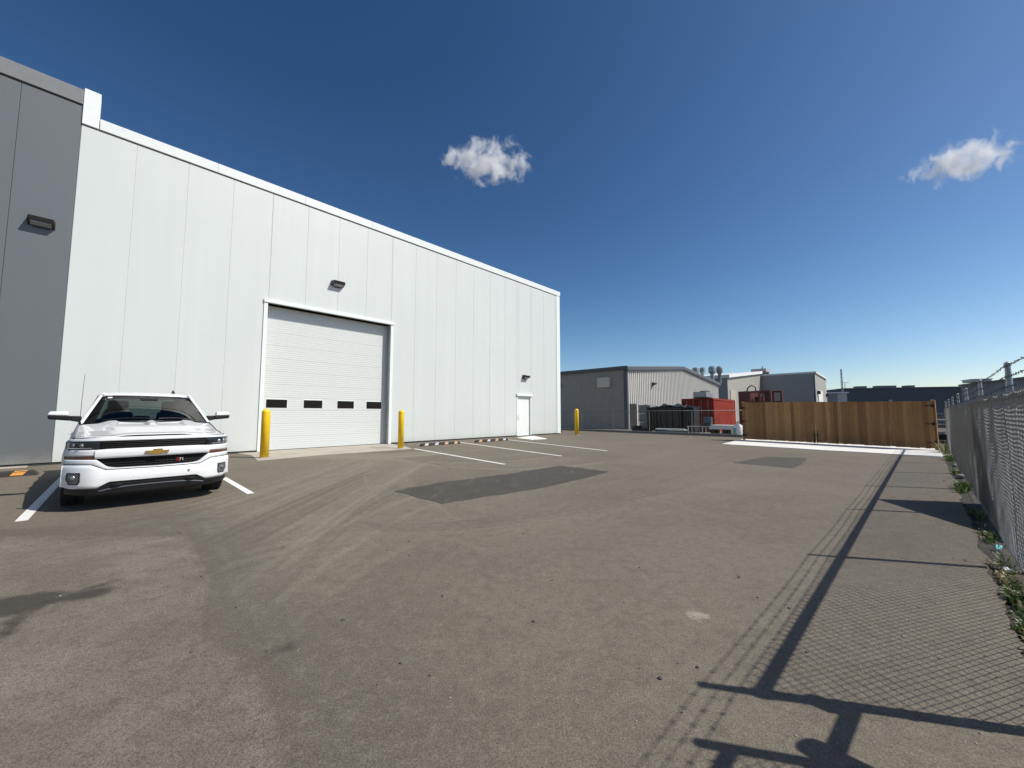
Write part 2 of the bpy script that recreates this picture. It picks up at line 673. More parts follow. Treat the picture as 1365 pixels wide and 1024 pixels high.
def patch_mat(name, col):
    k = NT(name)
    n_fine = k.noise(75, 4, .7)
    n_mid = k.noise(2.2, 5, .65)
    stones = k.voro(90)
    c = k.mix(k.rng(n_mid, .3, .7), tuple(q * .78 for q in col), tuple(q * 1.25 for q in col))
    c = k.mix(k.rng(n_fine, .35, .7), tuple(q * .6 for q in col), c)
    wear = k.noise(5, 5, .7, stretch=(1, .2, 1))
    c = k.mix(k.math('MULTIPLY', k.rng(wear, .55, .72), .55), c, (.15, .137, .118))
    k.base(c)
    k.p(Roughness=.8)
    k.bump(k.math('SUBTRACT', n_fine, stones), .5, .008)
    return k.m


def gravel_mat():
    k = NT('gravel yard')
    a = k.noise(.5, 5, .6)
    b = k.voro(28, out='Color')
    sep = k.n('ShaderNodeSeparateColor')
    k.t.links.new(b, sep.inputs[0])
    c = k.mix(sep.outputs[0], (.06, .056, .05), (.13, .122, .108))
    c = k.mix(k.rng(a, .35, .65), c, (.085, .078, .066))
    k.base(c)
    k.p(Roughness=.9)
    k.bump(k.voro(28), .6, .02)
    return k.m


# the wide ground, gravel and hard earth out to the horizon
gb = MB()
gb.add([(-900, -900, -.05), (1500, -900, -.05), (1500, 2500, -.05), (-900, 2500, -.05)], [(0, 1, 2, 3)])
tag(gb.build('ground', gravel_mat()), kind='structure')


def steps(lo, hi, near_lo, near_hi, fine, grow):
    """coordinates lo..hi, spaced `fine` inside near_lo..near_hi and growing outside"""
    mid = list(np.arange(near_lo, near_hi + 1e-6, fine))
    up, x, d = [], mid[-1], fine
    while x < hi:
        d *= grow
        x += d
        up.append(min(x, hi))
    dn, x, d = [], mid[0], fine
    while x > lo:
        d *= grow
        x -= d
        dn.append(max(x, lo))
    return np.array(dn[::-1] + mid + up)


us = steps(-16, 62, -7.5, 4, .05, 1.05)
ps = steps(.18, 46, .18, 11.0, .05, 1.05)
U, Pp = np.meshgrid(us, ps)
jit = np.array([mnoise.noise(Vector((u * 1.9, 3.1, 0))) * .05 + mnoise.noise(Vector((u * 7.0, 9.1, 0))) * .025 for u in us])
Pp = Pp + jit[None, :] * np.exp(-(Pp - .18) / .25)
fdx, fdy, fnx, fny = FD.x, FD.y, FN.x, FN.y
X = FO.x + U * fdx + Pp * fnx
Y = FO.y + U * fdy + Pp * fny
nv = X.size
co = np.stack([X.ravel(), Y.ravel(), np.zeros(nv)], 1)
nu_, np_ = len(us), len(ps)
ii = np.arange(nv).reshape(np_, nu_)
faces = np.stack([ii[:-1, :-1], ii[:-1, 1:], ii[1:, 1:], ii[1:, :-1]], -1).reshape(-1, 4)
me = bpy.data.meshes.new('asphalt_lot')
me.from_pydata(co.tolist(), [], faces.tolist())
P2 = co[:, :2]
# distance fields of the marks on the surface, in metres
stain = np.full(nv, 3.0)
for pts, r in [
    (px_line((-40, 816), (20, 813), (70, 800), (130, 790)), .10),
    (px_line((60, 803), (18, 826), (0, 850)), .05),
    (px_line((100, 790), (150, 775)), .03),
    (px_line((-10, 806), (30, 800), (60, 796)), .12),
    (px_line((328, 885), (352, 876), (385, 863)), .02),
    (px_line((300, 912), (330, 890)), .015),
    
    (px_line((540, 612), (580, 618), (600, 624)), .03),
]:
    stain = np.minimum(stain, seg_dist(P2, pts) - r)
chalk = np.minimum(seg_dist(P2, px_line((922, 818), (938, 821))) - .035, seg_dist(P2, px_line((926, 824), (934, 827))) - .02)
edge_line = px_line((205, 690), (253, 717), (282, 775), (270, 815), (272, 848), (330, 878), (344, 900), (366, 951), (374, 1024), (360, 1200))
ed = seg_dist(P2, edge_line)
el = np.array([[p.x, p.y] for p in edge_line])
# side of the edge line: inside the polygon closed to the left
poly = np.vstack([el, [[-6, -3], [-12, 0], [-9, 4.2], [-4.9, 5.2]]])
inside = np.zeros(nv, bool)
x_, y_ = P2[:, 0], P2[:, 1]
for a, b in zip(poly, np.roll(poly, -1, 0)):
    c1 = (a[1] > y_) != (b[1] > y_)
    with np.errstate(divide='ignore', invalid='ignore'):
        xi = (b[0] - a[0]) * (y_ - a[1]) / (b[1] - a[1] + 1e-12) + a[0]
    inside ^= c1 & (x_ < xi)
fade = np.clip((4.6 - y_) / 1.2, -1, 1)
coarse = np.where(inside, ed, -ed)
coarse = np.where(inside, np.minimum(coarse, fade * .5), coarse)
dust = np.zeros(nv)
rub = np.zeros(nv)


def arc(cx, cy, r, a0, a1, n=26):
    return [(cx + r * math.cos(math.radians(a0 + (a1 - a0) * t / n)), cy + r * math.sin(math.radians(a0 + (a1 - a0) * t / n))) for t in range(n + 1)]


def bez(a, b, c, n=20):
    a, b, c = [np.array([p.x, p.y]) for p in (at(*a), at(*b), at(*c))]
    return [tuple((1 - t) ** 2 * a + 2 * t * (1 - t) * b + t * t * c) for t in np.linspace(0, 1, n + 1)]


for a, b, c, w, k_ in [
    ((520, 608), (420, 650), (255, 725), .55, .95), ((560, 618), (450, 668), (290, 790), .50, .9),
    ((470, 612), (330, 668), (120, 712), .45, .7), ((640, 640), (480, 690), (330, 800), .45, .7),
    ((520, 604), (480, 640), (560, 700), .6, .6), ((470, 604), (590, 640), (760, 612), .8, .7),
    ((560, 690), (700, 660), (900, 600), .6, .5), ((480, 720), (640, 740), (1000, 640), .5, .45),
    ((560, 700), (430, 740), (300, 860), .35, .5), ((370, 606), (480, 612), (560, 604), .9, 1.0),
    ((0, 745), (120, 716), (300, 700), .4, .65), ((250, 705), (280, 750), (275, 800), .12, .8),
    ((620, 600), (760, 604), (900, 588), .8, .55), ((60, 870), (160, 830), (330, 790), .5, .5),
]:
    d_ = seg_dist(P2, bez(a, b, c))
    dust = np.maximum(dust, .55 * k_ * np.exp(-(d_ / w) ** 2))
    ln = np.array(bez(a, b, c))
    for q_ in range(5):
        o_ = np.array([random.gauss(0, 1), random.gauss(0, 1)]) * w * .8
        d_ = seg_dist(P2, [tuple(v + o_) for v in ln])
        dust = np.maximum(dust, k_ * random.uniform(.5, 1) * np.exp(-(d_ / (w * random.uniform(.08, .25))) ** 2))
for a, b, c, w, k_ in [
    ((500, 630), (400, 672), (262, 742), .16, .9), ((560, 640), (440, 690), (300, 830), .14, .8),
    ((480, 700), (600, 720), (900, 650), .16, .7), ((560, 770), (700, 750), (980, 670), .16, .6),
    ((440, 622), (330, 665), (150, 702), .15, .9), ((700, 690), (850, 640), (1000, 600), .2, .6),
    ((262, 800), (330, 850), (420, 1000), .3, .6), ((120, 705), (230, 690), (330, 680), .2, .8),
    ((420, 700), (330, 760), (60, 800), .2, .6), ((-20, 800), (110, 768), (235, 742), .32, 1.0), ((-20, 815), (80, 790), (220, 756), .30, 1.0),
    ((0, 786), (90, 762), (225, 735), .25, .9), ((-10, 830), (60, 800), (140, 778), .3, 1.0), ((400, 640), (470, 640), (560, 625), .2, .7),
]:
    ln = np.array(bez(a, b, c))
    for q_ in range(6):
        o_ = np.array([random.gauss(0, 1), random.gauss(0, 1)]) * w * 1.3
        i0, i1 = sorted(random.sample(range(21), 2))
        if i1 - i0 < 5:
            i0, i1 = 0, 20
        d_ = seg_dist(P2, [tuple(v + o_) for v in ln[i0:i1 + 1]])
        rub = np.maximum(rub, k_ * random.uniform(.35, .9) * np.exp(-(d_ / (w * random.uniform(.15, .5))) ** 2))
for nm, arr in (('stain', stain), ('chalk', chalk), ('coarse', coarse), ('dust', dust), ('rub', rub)):
    at_ = me.attributes.new(nm, 'FLOAT', 'POINT')
    at_.data.foreach_set('value', np.clip(arr, -3, 3).astype(np.float32))
me.polygons.foreach_set('use_smooth', [True] * len(me.polygons))
me.materials.append(asphalt_mat())
lot = bpy.data.objects.new('asphalt_lot', me)
COL.objects.link(lot)
tag(lot, kind='structure')


def ragged(poly, step=.12, amp=.05):
    out = []
    for a, b in zip(poly, poly[1:] + poly[:1]):
        a, b = Vector(a).to_2d(), Vector(b).to_2d()
        n = max(1, int((b - a).length / step))
        nrm = Vector((-(b - a).y, (b - a).x)).normalized()
        for i in range(n):
            q = a.lerp(b, i / n)
            w = amp * mnoise.noise(Vector((q.x * 3.1, q.y * 3.1, 1.7))) + amp * .5 * mnoise.noise(Vector((q.x * 9, q.y * 9, 4)))
            out.append(q + nrm * w)
    return out


patch_m = patch_mat('fresh asphalt patch', (.074, .062, .047))
patch_m2 = patch_mat('older asphalt patch', (.088, .076, .059))
for pxs, m_ in (([(525, 655), (590, 672), (625, 666), (720, 651), (770, 640), (812, 629), (748, 621), (690, 630), (625, 639), (590, 643)], patch_m),
                ([(978, 617), (1022, 609), (1078, 611), (1058, 624.5)], patch_m2)):
    pb = MB()
    pl = ragged([at(*p) for p in pxs], .06, .06)
    pb.slab([(q.x, q.y) for q in pl][::-1], -.01, .004)
    o = pb.build('asphalt_patch', m_, fix=True)
    tag(o, kind='structure')

# painted stall lines
k = NT('road marking paint')
wr = k.noise(9, 6, .7)
k.base(k.mix(k.rng(wr, .58, .74, 0, .75), (.74, .73, .70), (.22, .205, .18)))
k.p(Roughness=.65)
M['line'] = k.m
for a, b in (((28.5, 694.5), (93, 627)), ((334, 658), (298, 637)), ((552, 598.4), (672, 619)), ((612.3, 589.8), (748, 608)), ((676.3, 586.3), (808.5, 601))):
    A_, B_ = at(*a), at(*b)
    d_ = (B_ - A_).normalized()
    n_ = Vector((-d_.y, d_.x, 0))
    lb = MB()
    lb.slab([A_ - n_ * .055, B_ - n_ * .055, B_ + n_ * .055, A_ + n_ * .055], -.01, .005)
    tag(lb.build('painted_line', M['line'], fix=True), kind='structure')

# concrete apron, door pad and gate slab
ab = MB()
pl = [at(335, 607.5), at(343, 614.2), at(368, 612.2), at(430, 606.5), at(528, 600.2), at(549, 598.4), at(540, 595.5)]
ab.slab([(q.x, q.y) for q in pl] + [tuple(wl(6.3, -.3)[:2]), tuple(wl(.2, -.3)[:2])], -.08, .012)
tag(ab.build('concrete_apron', M['concrete_dirty'], fix=True, bevel=.006), kind='structure')
ab = MB()
ab.slab([at(688, 584.4), at(707, 586.6), at(729, 585.4), at(711, 581.6)], -.08, .03)
tag(ab.build('door_pad', M['concrete'], fix=True, bevel=.006), kind='structure')
ab = MB()
ab.slab([at(962, 592.3), at(1100, 600.8), at(1257, 609.6), at(1255.5, 598.5), at(1120, 589.5), at(1000, 583.5)], -.10, .022)
tag(ab.build('concrete_slab', M['concrete'], fix=True, bevel=.006), kind='structure')
# soil strip under the fence
sb = MB()
sb.grid(lambda u, v: tuple(fw(-9 + 26 * u, .33 - .85 * v, -.012 - .03 * v + .03 * mnoise.noise(Vector((u * 40, v * 4, 0))))), 160, 6)
tag(sb.build('soil_strip', M['soil'], smooth=True, fix=True), kind='structure')

# loose stones lying on the lot (uncountable grit) -------------------------
pb = MB()
ico = bmesh.new()
bmesh.ops.create_icosphere(ico, subdivisions=1, radius=1)
iv = [v.co.copy() for v in ico.verts]
ifc = [tuple(v.index for v in f.verts) for f in ico.faces]
ico.free()


def stone(mb, c, r, flat=.6, mi=0):
    ph = random.random() * 100
    q = Matrix.Rotation(random.random() * 6.28, 3, 'Z')
    sx = random.uniform(.7, 1.3)
    vs = []
    for v in iv:
        w = 1 + .35 * mnoise.noise(v * 1.3 + Vector((ph, 0, 0)))
        p = q @ Vector((v.x * sx, v.y, v.z * flat)) * (r * w)
        vs.append(c + p)
    mb.add(vs, ifc, mi)


seen = [(736, 774), (846, 744), (711, 829), (590, 795), (457, 827), (534, 885), (573, 901), (623, 742), (697, 712), (640, 690), (880, 905), (1052, 811),
        (1010, 797), (985, 770), (1204, 849), (658, 688), (516, 734), (545, 722), (813, 687), (832, 685), (852, 757), (612, 664), (545, 741), (1112, 742),
        (255, 870), (315, 810), (455, 828), (80, 795), (268, 769), (240, 711), (355, 868), (902, 724), (1075, 870), (930, 890)]
for q in seen:
    c = at(*q)
    r = random.uniform(.007, .013)
    stone(pb, c + Vector((0, 0, r * .35)), r, .65, random.choice((0, 0, 1)))
for i in range(900):
    u, p = random.uniform(-7, 9), .2 + abs(random.gauss(0, 1)) * (3.2 if i % 3 else .25)
    c = fw(u, p)
    r = random.uniform(.002, .006)
    stone(pb, c + Vector((0, 0, r * .3)), r, .6, random.choice((0, 1, 1)))
tag(pb.build('loose_gravel', [simple('dark stone', (.07, .065, .06), .9), simple('light stone', (.30, .285, .26), .9)]),
    'loose little stones scattered over the asphalt', None, None, 'stuff')

# ----------------------------------------------------------------- white warehouse
ROT = WALL_ANG
wb = thing('warehouse', 'tall white panelled warehouse with a big overhead door', 'building', WA, ROT)
PW = 1.28
J0 = -2.865
GAP = .009
S0, S1 = -4.055, 19.45
H_P, H_C = 9.95, 10.28
D0, D1, DH = .95, 6.06, 5.60          # overhead door opening
M0, M1, MH = 14.86, 16.22, 2.52       # man door opening
core = MB()
core.box(S0, D0, .008, .35, .069, H_C - .05)
core.box(D0, D1, .008, .35, DH, H_C - .05)
core.box(D1, M0, .008, .35, .069, H_C - .05)
core.box(M0, M1, .008, .35, MH, H_C - .05)
core.box(M1, S1 - .43, .008, .35, .069, H_C - .05)
core.box(S1 - .43, S1, .112, .35, .0, H_C - .05)
core.box(S0, D0, .10, .35, .0, .069)
core.box(D1, M0, .10, .35, .0, .069)
core.box(M1, S1, .10, .34, .0, .069)
core.box(S0, S1, 14, 14.3, 0, H_C - .05)
core.box(S1 - .3, S1 - .02, .35, 14, 0, H_C - .05)
core.box(S0, S1 - .3, .35, 14, H_C - .35, H_C - .06)
core.build('core', M['joint'], wb)
edges = [S0] + [J0 + PW * i for i in range(18)]
edges = [e for e in edges if e < S1 - .5] + [S1 - .42]


def panel(parent, mat, x0, x1, z0, z1):
    mb = MB()
    mb.box(x0 + GAP / 2, x1 - GAP / 2, 0, .085, z0, z1)
    o = mb.build('wall_panel', mat, parent, bevel=.006)
    return o


for a, b in zip(edges[:-1], edges[1:]):
    cuts = [(.07, H_P - .02)]
    # sit above the overhead door, or beside it
    if b > D0 and a < D1:
        if a < D0:
            panel(wb, M['panel_white'], a, D0 + .006, .07, H_P - .02)
            panel(wb, M['panel_white'], D0 + .006, b, DH + .02, H_P - .02)
            continue
        if b > D1:
            panel(wb, M['panel_white'], a, D1 - .006, DH + .02, H_P - .02)
            panel(wb, M['panel_white'], D1 - .006, b, .07, H_P - .02)
            continue
        cuts = [(DH + .02, H_P - .02)]
    if b > M0 and a < M1:
        if a < M0:
            panel(wb, M['panel_white'], a, M0 + .006, .07, H_P - .02)
            if b > M1:
                panel(wb, M['panel_white'], M0 + .006, M1 - .006, MH + .02, H_P - .02)
                panel(wb, M['panel_white'], M1 - .006, b, .07, H_P - .02)
            else:
                panel(wb, M['panel_white'], M0 + .006, b, MH + .02, H_P - .02)
            continue
        if b > M1:
            panel(wb, M['panel_white'], a, M1 - .006, MH + .02, H_P - .02)
            panel(wb, M['panel_white'], M1 - .006, b, .07, H_P - .02)
            continue
        cuts = [(MH + .02, H_P - .02)]
    for z0, z1 in cuts:
        panel(wb, M['panel_white'], a, b, z0, z1)
# roof cap in lengths, with its shadow joint
n_cap = 8
cx = np.linspace(S0 + .36, S1 + .03, n_cap + 1)
for a, b in zip(cx[:-1], cx[1:]):
    mb = MB()
    mb.hexa([(a + .002, -.045, H_P + .01), (b - .002, -.045, H_P + .01), (b - .002, .40, H_P + .01), (a + .002, .40, H_P + .01)],
            [(a + .002, -.06, H_C), (b - .002, -.06, H_C), (b - .002, .40, H_C + .05), (a + .002, .40, H_C + .05)])
    mb.build('roof_cap', M['trim_white'], wb, bevel=.008)
mb = MB().box(S0, S0 + .345, -.045, .40, H_P + .01, 11.06)
mb.build('parapet_end', M['trim_white'], wb, bevel=.01)
mb = MB().box(S0 + .01, S1 - .43, .002, .08, H_P - .018, H_P + .005)
mb.build('shadow_joint', M['joint_dark'], wb)
mb = MB().box(S1 - .40, S1, -.02, .11, .05, H_P + .005)
mb.build('corner_trim', M['trim_white'], wb, bevel=.008)
for a, b in ((S0, D0 - .06), (D1 + .06, M0 - .05), (M1 + .05, S1 - .02)):
    MB().box(a, b, .03, .088, -.03, .068).build('base_flashing', M['base_dark'], wb)
# overhead door
REV = .34
dt = MB()
dt.box(D0 - .14, D1 + .16, -.07, .0, DH + .02, DH + .15)
dt.build('door_header', M['trim_white'], wb, bevel=.006)
for a, b in ((D0 - .13, D0), (D1, D1 + .13)):
    MB().box(a, b, -.035, -.002, .02, DH + .018).build('door_casing', M['trim_white'], wb, bevel=.005)
dt = MB()
dt.box(D0 - .02, D0, .0, REV + .10, 0, DH + .02)
dt.box(D1, D1 + .02, .0, REV + .10, 0, DH + .02)
dt.box(D0, D1, .0, REV + .10, DH, DH + .018)
dt.build('door_jamb', M['jamb'], wb, bevel=.003)
for a in (D0, D1 - .06):
    MB().box(a, a + .06, REV - .06, REV - .004, 0, DH).build('door_seal', M['jamb'], wb, bevel=.004)
od = MB().box(D0, D1, REV + .06, REV + .10, 0, DH - .002).build('overhead_door', M['door_white'], wb)
NSEC = 11
sh = (DH - .035) / NSEC
win_s = [(1.13, 1.86), (2.47, 3.20), (3.82, 4.55), (5.13, 5.86)]
ZW0, ZW1 = 1.635, 1.965
for i in range(NSEC):
    z0, z1 = .03 + i * sh, .03 + (i + 1) * sh - .003
    mb = MB()
    nr = 6
    has_win = z0 < (ZW0 + ZW1) / 2 < z1
    rows = np.array([z0, ZW0 - .026, ZW0 + .07, (ZW0 + ZW1) / 2, ZW1 - .07, ZW1 + .026, z1]) if has_win else np.linspace(z0, z1, nr + 1)
    for a, b in zip(rows[:-1], rows[1:]):
        spans = [(D0 + .008, D1 - .008)]
        if has_win and a > z0 + .01 and b < z1 - .01:
            # the ribs stop at the window surrounds
            spans = []
            x = D0 + .008
            for w0, w1 in win_s:
                spans.append((x, w0 - .026))
                x = w1 + .026
            spans.append((x, D1 - .008))
        for x0, x1 in spans:
            mb.hexa([(x0, REV + .001, a), (x1, REV + .001, a), (x1, REV + .055, a), (x0, REV + .055, a)],
                    [(x0, REV, b - .004), (x1, REV, b - .004), (x1, REV + .055, b), (x0, REV + .055, b)])
    mb.box(D0 + .008, D1 - .008, REV + .054, REV + .058, z0 + .001, z1 - .001)
    mb.build('door_section', M['door_white'], od)
for w0, w1 in win_s:
    mb = MB()
    mb.box(w0 - .025, w1 + .025, REV - .006, REV + .052, ZW1, ZW1 + .025)
    mb.box(w0 - .025, w1 + .025, REV - .006, REV + .052, ZW0 - .025, ZW0)
    mb.box(w0 - .025, w0, REV - .006, REV + .052, ZW0, ZW1)
    mb.box(w1, w1 + .025, REV - .006, REV + .052, ZW0, ZW1)
    mb.build('window_frame', M['trim_white'], od, bevel=.004)
    MB().box(w0, w1, REV + .012, REV + .03, ZW0, ZW1).build('window_pane', M['black_gloss'], od)
MB().box(D0 + .01, D1 - .01, REV + .0, REV + .055, .0, .028).build('bottom_seal', M['black_plastic'], od)
# man door
md = MB().box(M0 + .07, M1 - .07, .075, .12, .035, MH - .07).build('entry_door', M['trim_white'], wb, bevel=.004)
mb = MB()
mb.box(M0 - .02, M0 + .066, -.02, .14, .03, MH - .002)
mb.box(M1 - .066, M1 + .02, -.02, .14, .03, MH - .002)
mb.box(M0 + .066, M1 - .066, -.018, .14, MH - .066, MH - .004)
mb.build('door_frame', M['trim_white'], wb, bevel=.004)
MB().box(M0 - .06, M1 + .10, -.09, .0, MH + .02, MH + .17).build('door_hood', M['trim_white'], wb, bevel=.006)
MB().box(M0 + .066, M1 - .066, .0, .14, .0, .034).build('threshold', M['steel'], wb, bevel=.003)
mb = MB()
mb.box(M0 + .12, M0 + .20, .060, .074, 1.02, 1.32)
mb.tube((M0 + .16, .072, 1.12), (M0 + .16, .015, 1.12), .012)
mb.tube((M0 + .16, .018, 1.12), (M0 + .29, .018, 1.12), .011)
mb.build('handle', M['steel'], md)
for z in (.35, 1.27, 2.2):
    MB().box(M1 - .078, M1 - .055, .055, .074, z - .06, z + .06).build('hinge', M['steel'], md)
mb = MB()
mb.path([(S1 + .05, .02, .34), (S1 + .05, -.04, .24), (S1 + .05, -.05, .10)], .035, 8)
mb.box(S1 - .0, S1 + .10, -.02, .08, .28, .40)
mb.build('drain_outlet', M['black_plastic'], wb)

# ----------------------------------------------------------------- grey warehouse
G0, G1, GH, GC = -15.7, S0 - .006, 10.52, 10.98
gw = thing('warehouse', 'taller grey panelled warehouse block left of the white wall', 'building', WA, ROT)
mb = MB()
mb.box(G0, G1, .016, .35, .069, GC - .05)
mb.box(G0, G1, .10, .34, 0, .068)
mb.box(G0, G1, .35, 14, GC - .4, GC - .06)
mb.box(G1 - .3, G1, .35, 14, H_C, GC - .05)
mb.build('core', M['joint_dark'], gw)
ge = [G1 - .0] + [-5.20 - PW * i for i in range(9)]
for b, a in zip(ge[:-1], ge[1:]):
    panel(gw, M['panel_grey'], max(a, G0), b, .07, GH - .02)
for a, b in zip(np.linspace(G0, G1, 4)[:-1], np.linspace(G0, G1, 4)[1:]):
    mb = MB()
    mb.hexa([(a + .002, -.045, GH + .02), (b - .002, -.045, GH + .02), (b - .002, .4, GH + .02), (a + .002, .4, GH + .02)],
            [(a + .002, -.06, GC), (b - .002, -.06, GC), (b - .002, .4, GC + .05), (a + .002, .4, GC + .05)])
    mb.build('roof_cap', M['trim_grey'], gw, bevel=.008)
MB().box(G0, G1, .03, .088, -.03, .068).build('base_flashing', M['base_dark'], gw)
MB().box(G0, G1 - .4, -.32, .02, -.05, .02).build('concrete_ledge', M['concrete_dirty'], gw, bevel=.01)


# ----------------------------------------------------------------- wall lights
def wall_pack(label, s, z, w, parent_rot=ROT, pos=None):
    t = thing('wall_light', label, 'wall light', pos if pos is not None else wl(s, 0, z), parent_rot, 'dark wall lights on the warehouses')
    h, dpt = w * .50, w * .60
    mb = MB()
    mb.hexa([(-w / 2, -dpt * .82, -h * .10), (w / 2, -dpt * .82, -h * .10), (w / 2, -.0, -h * .5), (-w / 2, -.0, -h * .5)],
            [(-w / 2 * .92, -dpt, h * .32), (w / 2 * .92, -dpt, h * .32), (w / 2, -.0, h * .5), (-w / 2, -.0, h * .5)])
    mb.build('housing', M['bronze'], t, bevel=.012)
    mb = MB()
    q = .013
    mb.hexa([(-w * .38, -dpt * .74, -h * .145 - q), (w * .38, -dpt * .74, -h * .145 - q), (w * .38, -dpt * .20, -h * .405 - q), (-w * .38, -dpt * .20, -h * .405 - q)],
            [(-w * .38, -dpt * .74, -h * .145 + .01), (w * .38, -dpt * .74, -h * .145 + .01), (w * .38, -dpt * .20, -h * .405 + .01), (-w * .38, -dpt * .20, -h * .405 + .01)])
    mb.build('lens', M['lens'], t)
    mb = MB()
    mb.box(-w * .30, w * .30, -.012, .02, -h * .62, h * .6)
    mb.build('back_plate', M['bronze'], t)
    return t


wall_pack('dark wall light above the big overhead door', 3.50, 6.95, .50)
wall_pack('small dark wall light above the white entry door', 15.62, 3.78, .50)
wall_pack('dark wall light on the grey panelled wall', -4.62, 6.70, .50)


# ----------------------------------------------------------------- bollards
def bollard(label, px, py, top_py, r):
    p = at(px, py)
    rr = ray(px, top_py)
    h = CAM_H + rr.z / rr.y * p.y
    t = thing('bollard', label, 'bollard', p, 0, 'yellow bollards along the warehouse')
    prof = [(r, 0.012), (r, h - r * .95)]
    for i in range(1, 8):
        a = i / 8 * PI / 2
        prof.append((r * math.cos(a), h - r * .95 + r * .95 * math.sin(a)))
    prof.append((.002, h))
    MB().lathe(prof, 26).build('sleeve', M['yellow'], t, smooth=True)
    MB().lathe([(r + .012, .0), (r + .012, .03), (r - .02, .034)], 26).build('base_ring', M['concrete_dirty'], t)
    MB().lathe([(r + .002, h - r * 1.05), (r + .003, h - r * 1.00), (r - .01, h - r * .98)], 26).build('cap_seam', M['yellow'], t)
    return t


bollard('yellow bollard left of the overhead door, beside the pickup', 352, 610.6, 545, .125)
bollard('yellow bollard right of the overhead door', 534, 598, 546.5, .115)
bollard('yellow bollard standing alone past the white corner', 769, 580, 545, .135)


# ----------------------------------------------------------------- wheel stops
def wheel_stop(label, s0, s1, dist, cols):
    L = s1 - s0
    t = thing('wheel_stop', label, 'wheel stop', wl((s0 + s1) / 2, dist), ROT, 'rubber wheel stops along the warehouse wall')
    mb = MB()
    prof = [(-.09, 0), (.09, 0), (.075, .085), (.045, .115), (-.045, .115), (-.075, .085)]
    n = len(prof)
    vs, xs = [], [(-L / 2, .45), (-L / 2 + .07, 1), (L / 2 - .07, 1), (L / 2, .45)]
    for x, k_ in xs:
        vs += [(x, y, .004 + z * k_) for y, z in prof]
    fs = []
    for a in range(3):
        fs += [(a * n + i, a * n + (i + 1) % n, (a + 1) * n + (i + 1) % n, (a + 1) * n + i) for i in range(n)]
    fs += [tuple(range(n - 1, -1, -1)), tuple(range(3 * n, 4 * n))]
    mb.add(vs, fs)
    mb.build('rubber_body', M['rubber_stop'], t, fix=True)
    for i in range(4):
        x = -L / 2 + L * (i + .5) / 4
        hw = L * .042
        mb = MB()
        sk = .035
        mb.add([(x - hw - sk, -.0885, .022), (x + hw - sk, -.0885, .022), (x + hw + sk * .3, -.0785, .083), (x - hw + sk * .3, -.0785, .083),
                (x + hw + sk, -.0475, .1185), (x - hw + sk, -.0475, .1185)], [(0, 1, 2, 3), (3, 2, 4, 5)])
        mb.build('reflective_stripe', cols[i], t)
    return t


wheel_stop('black wheel stop with reflective stripes nearest the right-hand bollard', 6.46, 8.62, 2.07, [M['stripe_white'], M['stripe_white'], M['stripe_pale'], M['stripe_pale']])
wheel_stop('black wheel stop with reflective stripes beside the entry door', 9.62, 11.86, 2.07, [M['stripe_pale'], M['stripe_white'], M['stripe_pale'], M['stripe_white']])
wheel_stop('black wheel stop with orange stripes by the grey wall', -6.35, -4.12, 2.42, [M['stripe_white'], M['stripe_orange'], M['stripe_white'], M['stripe_orange']])


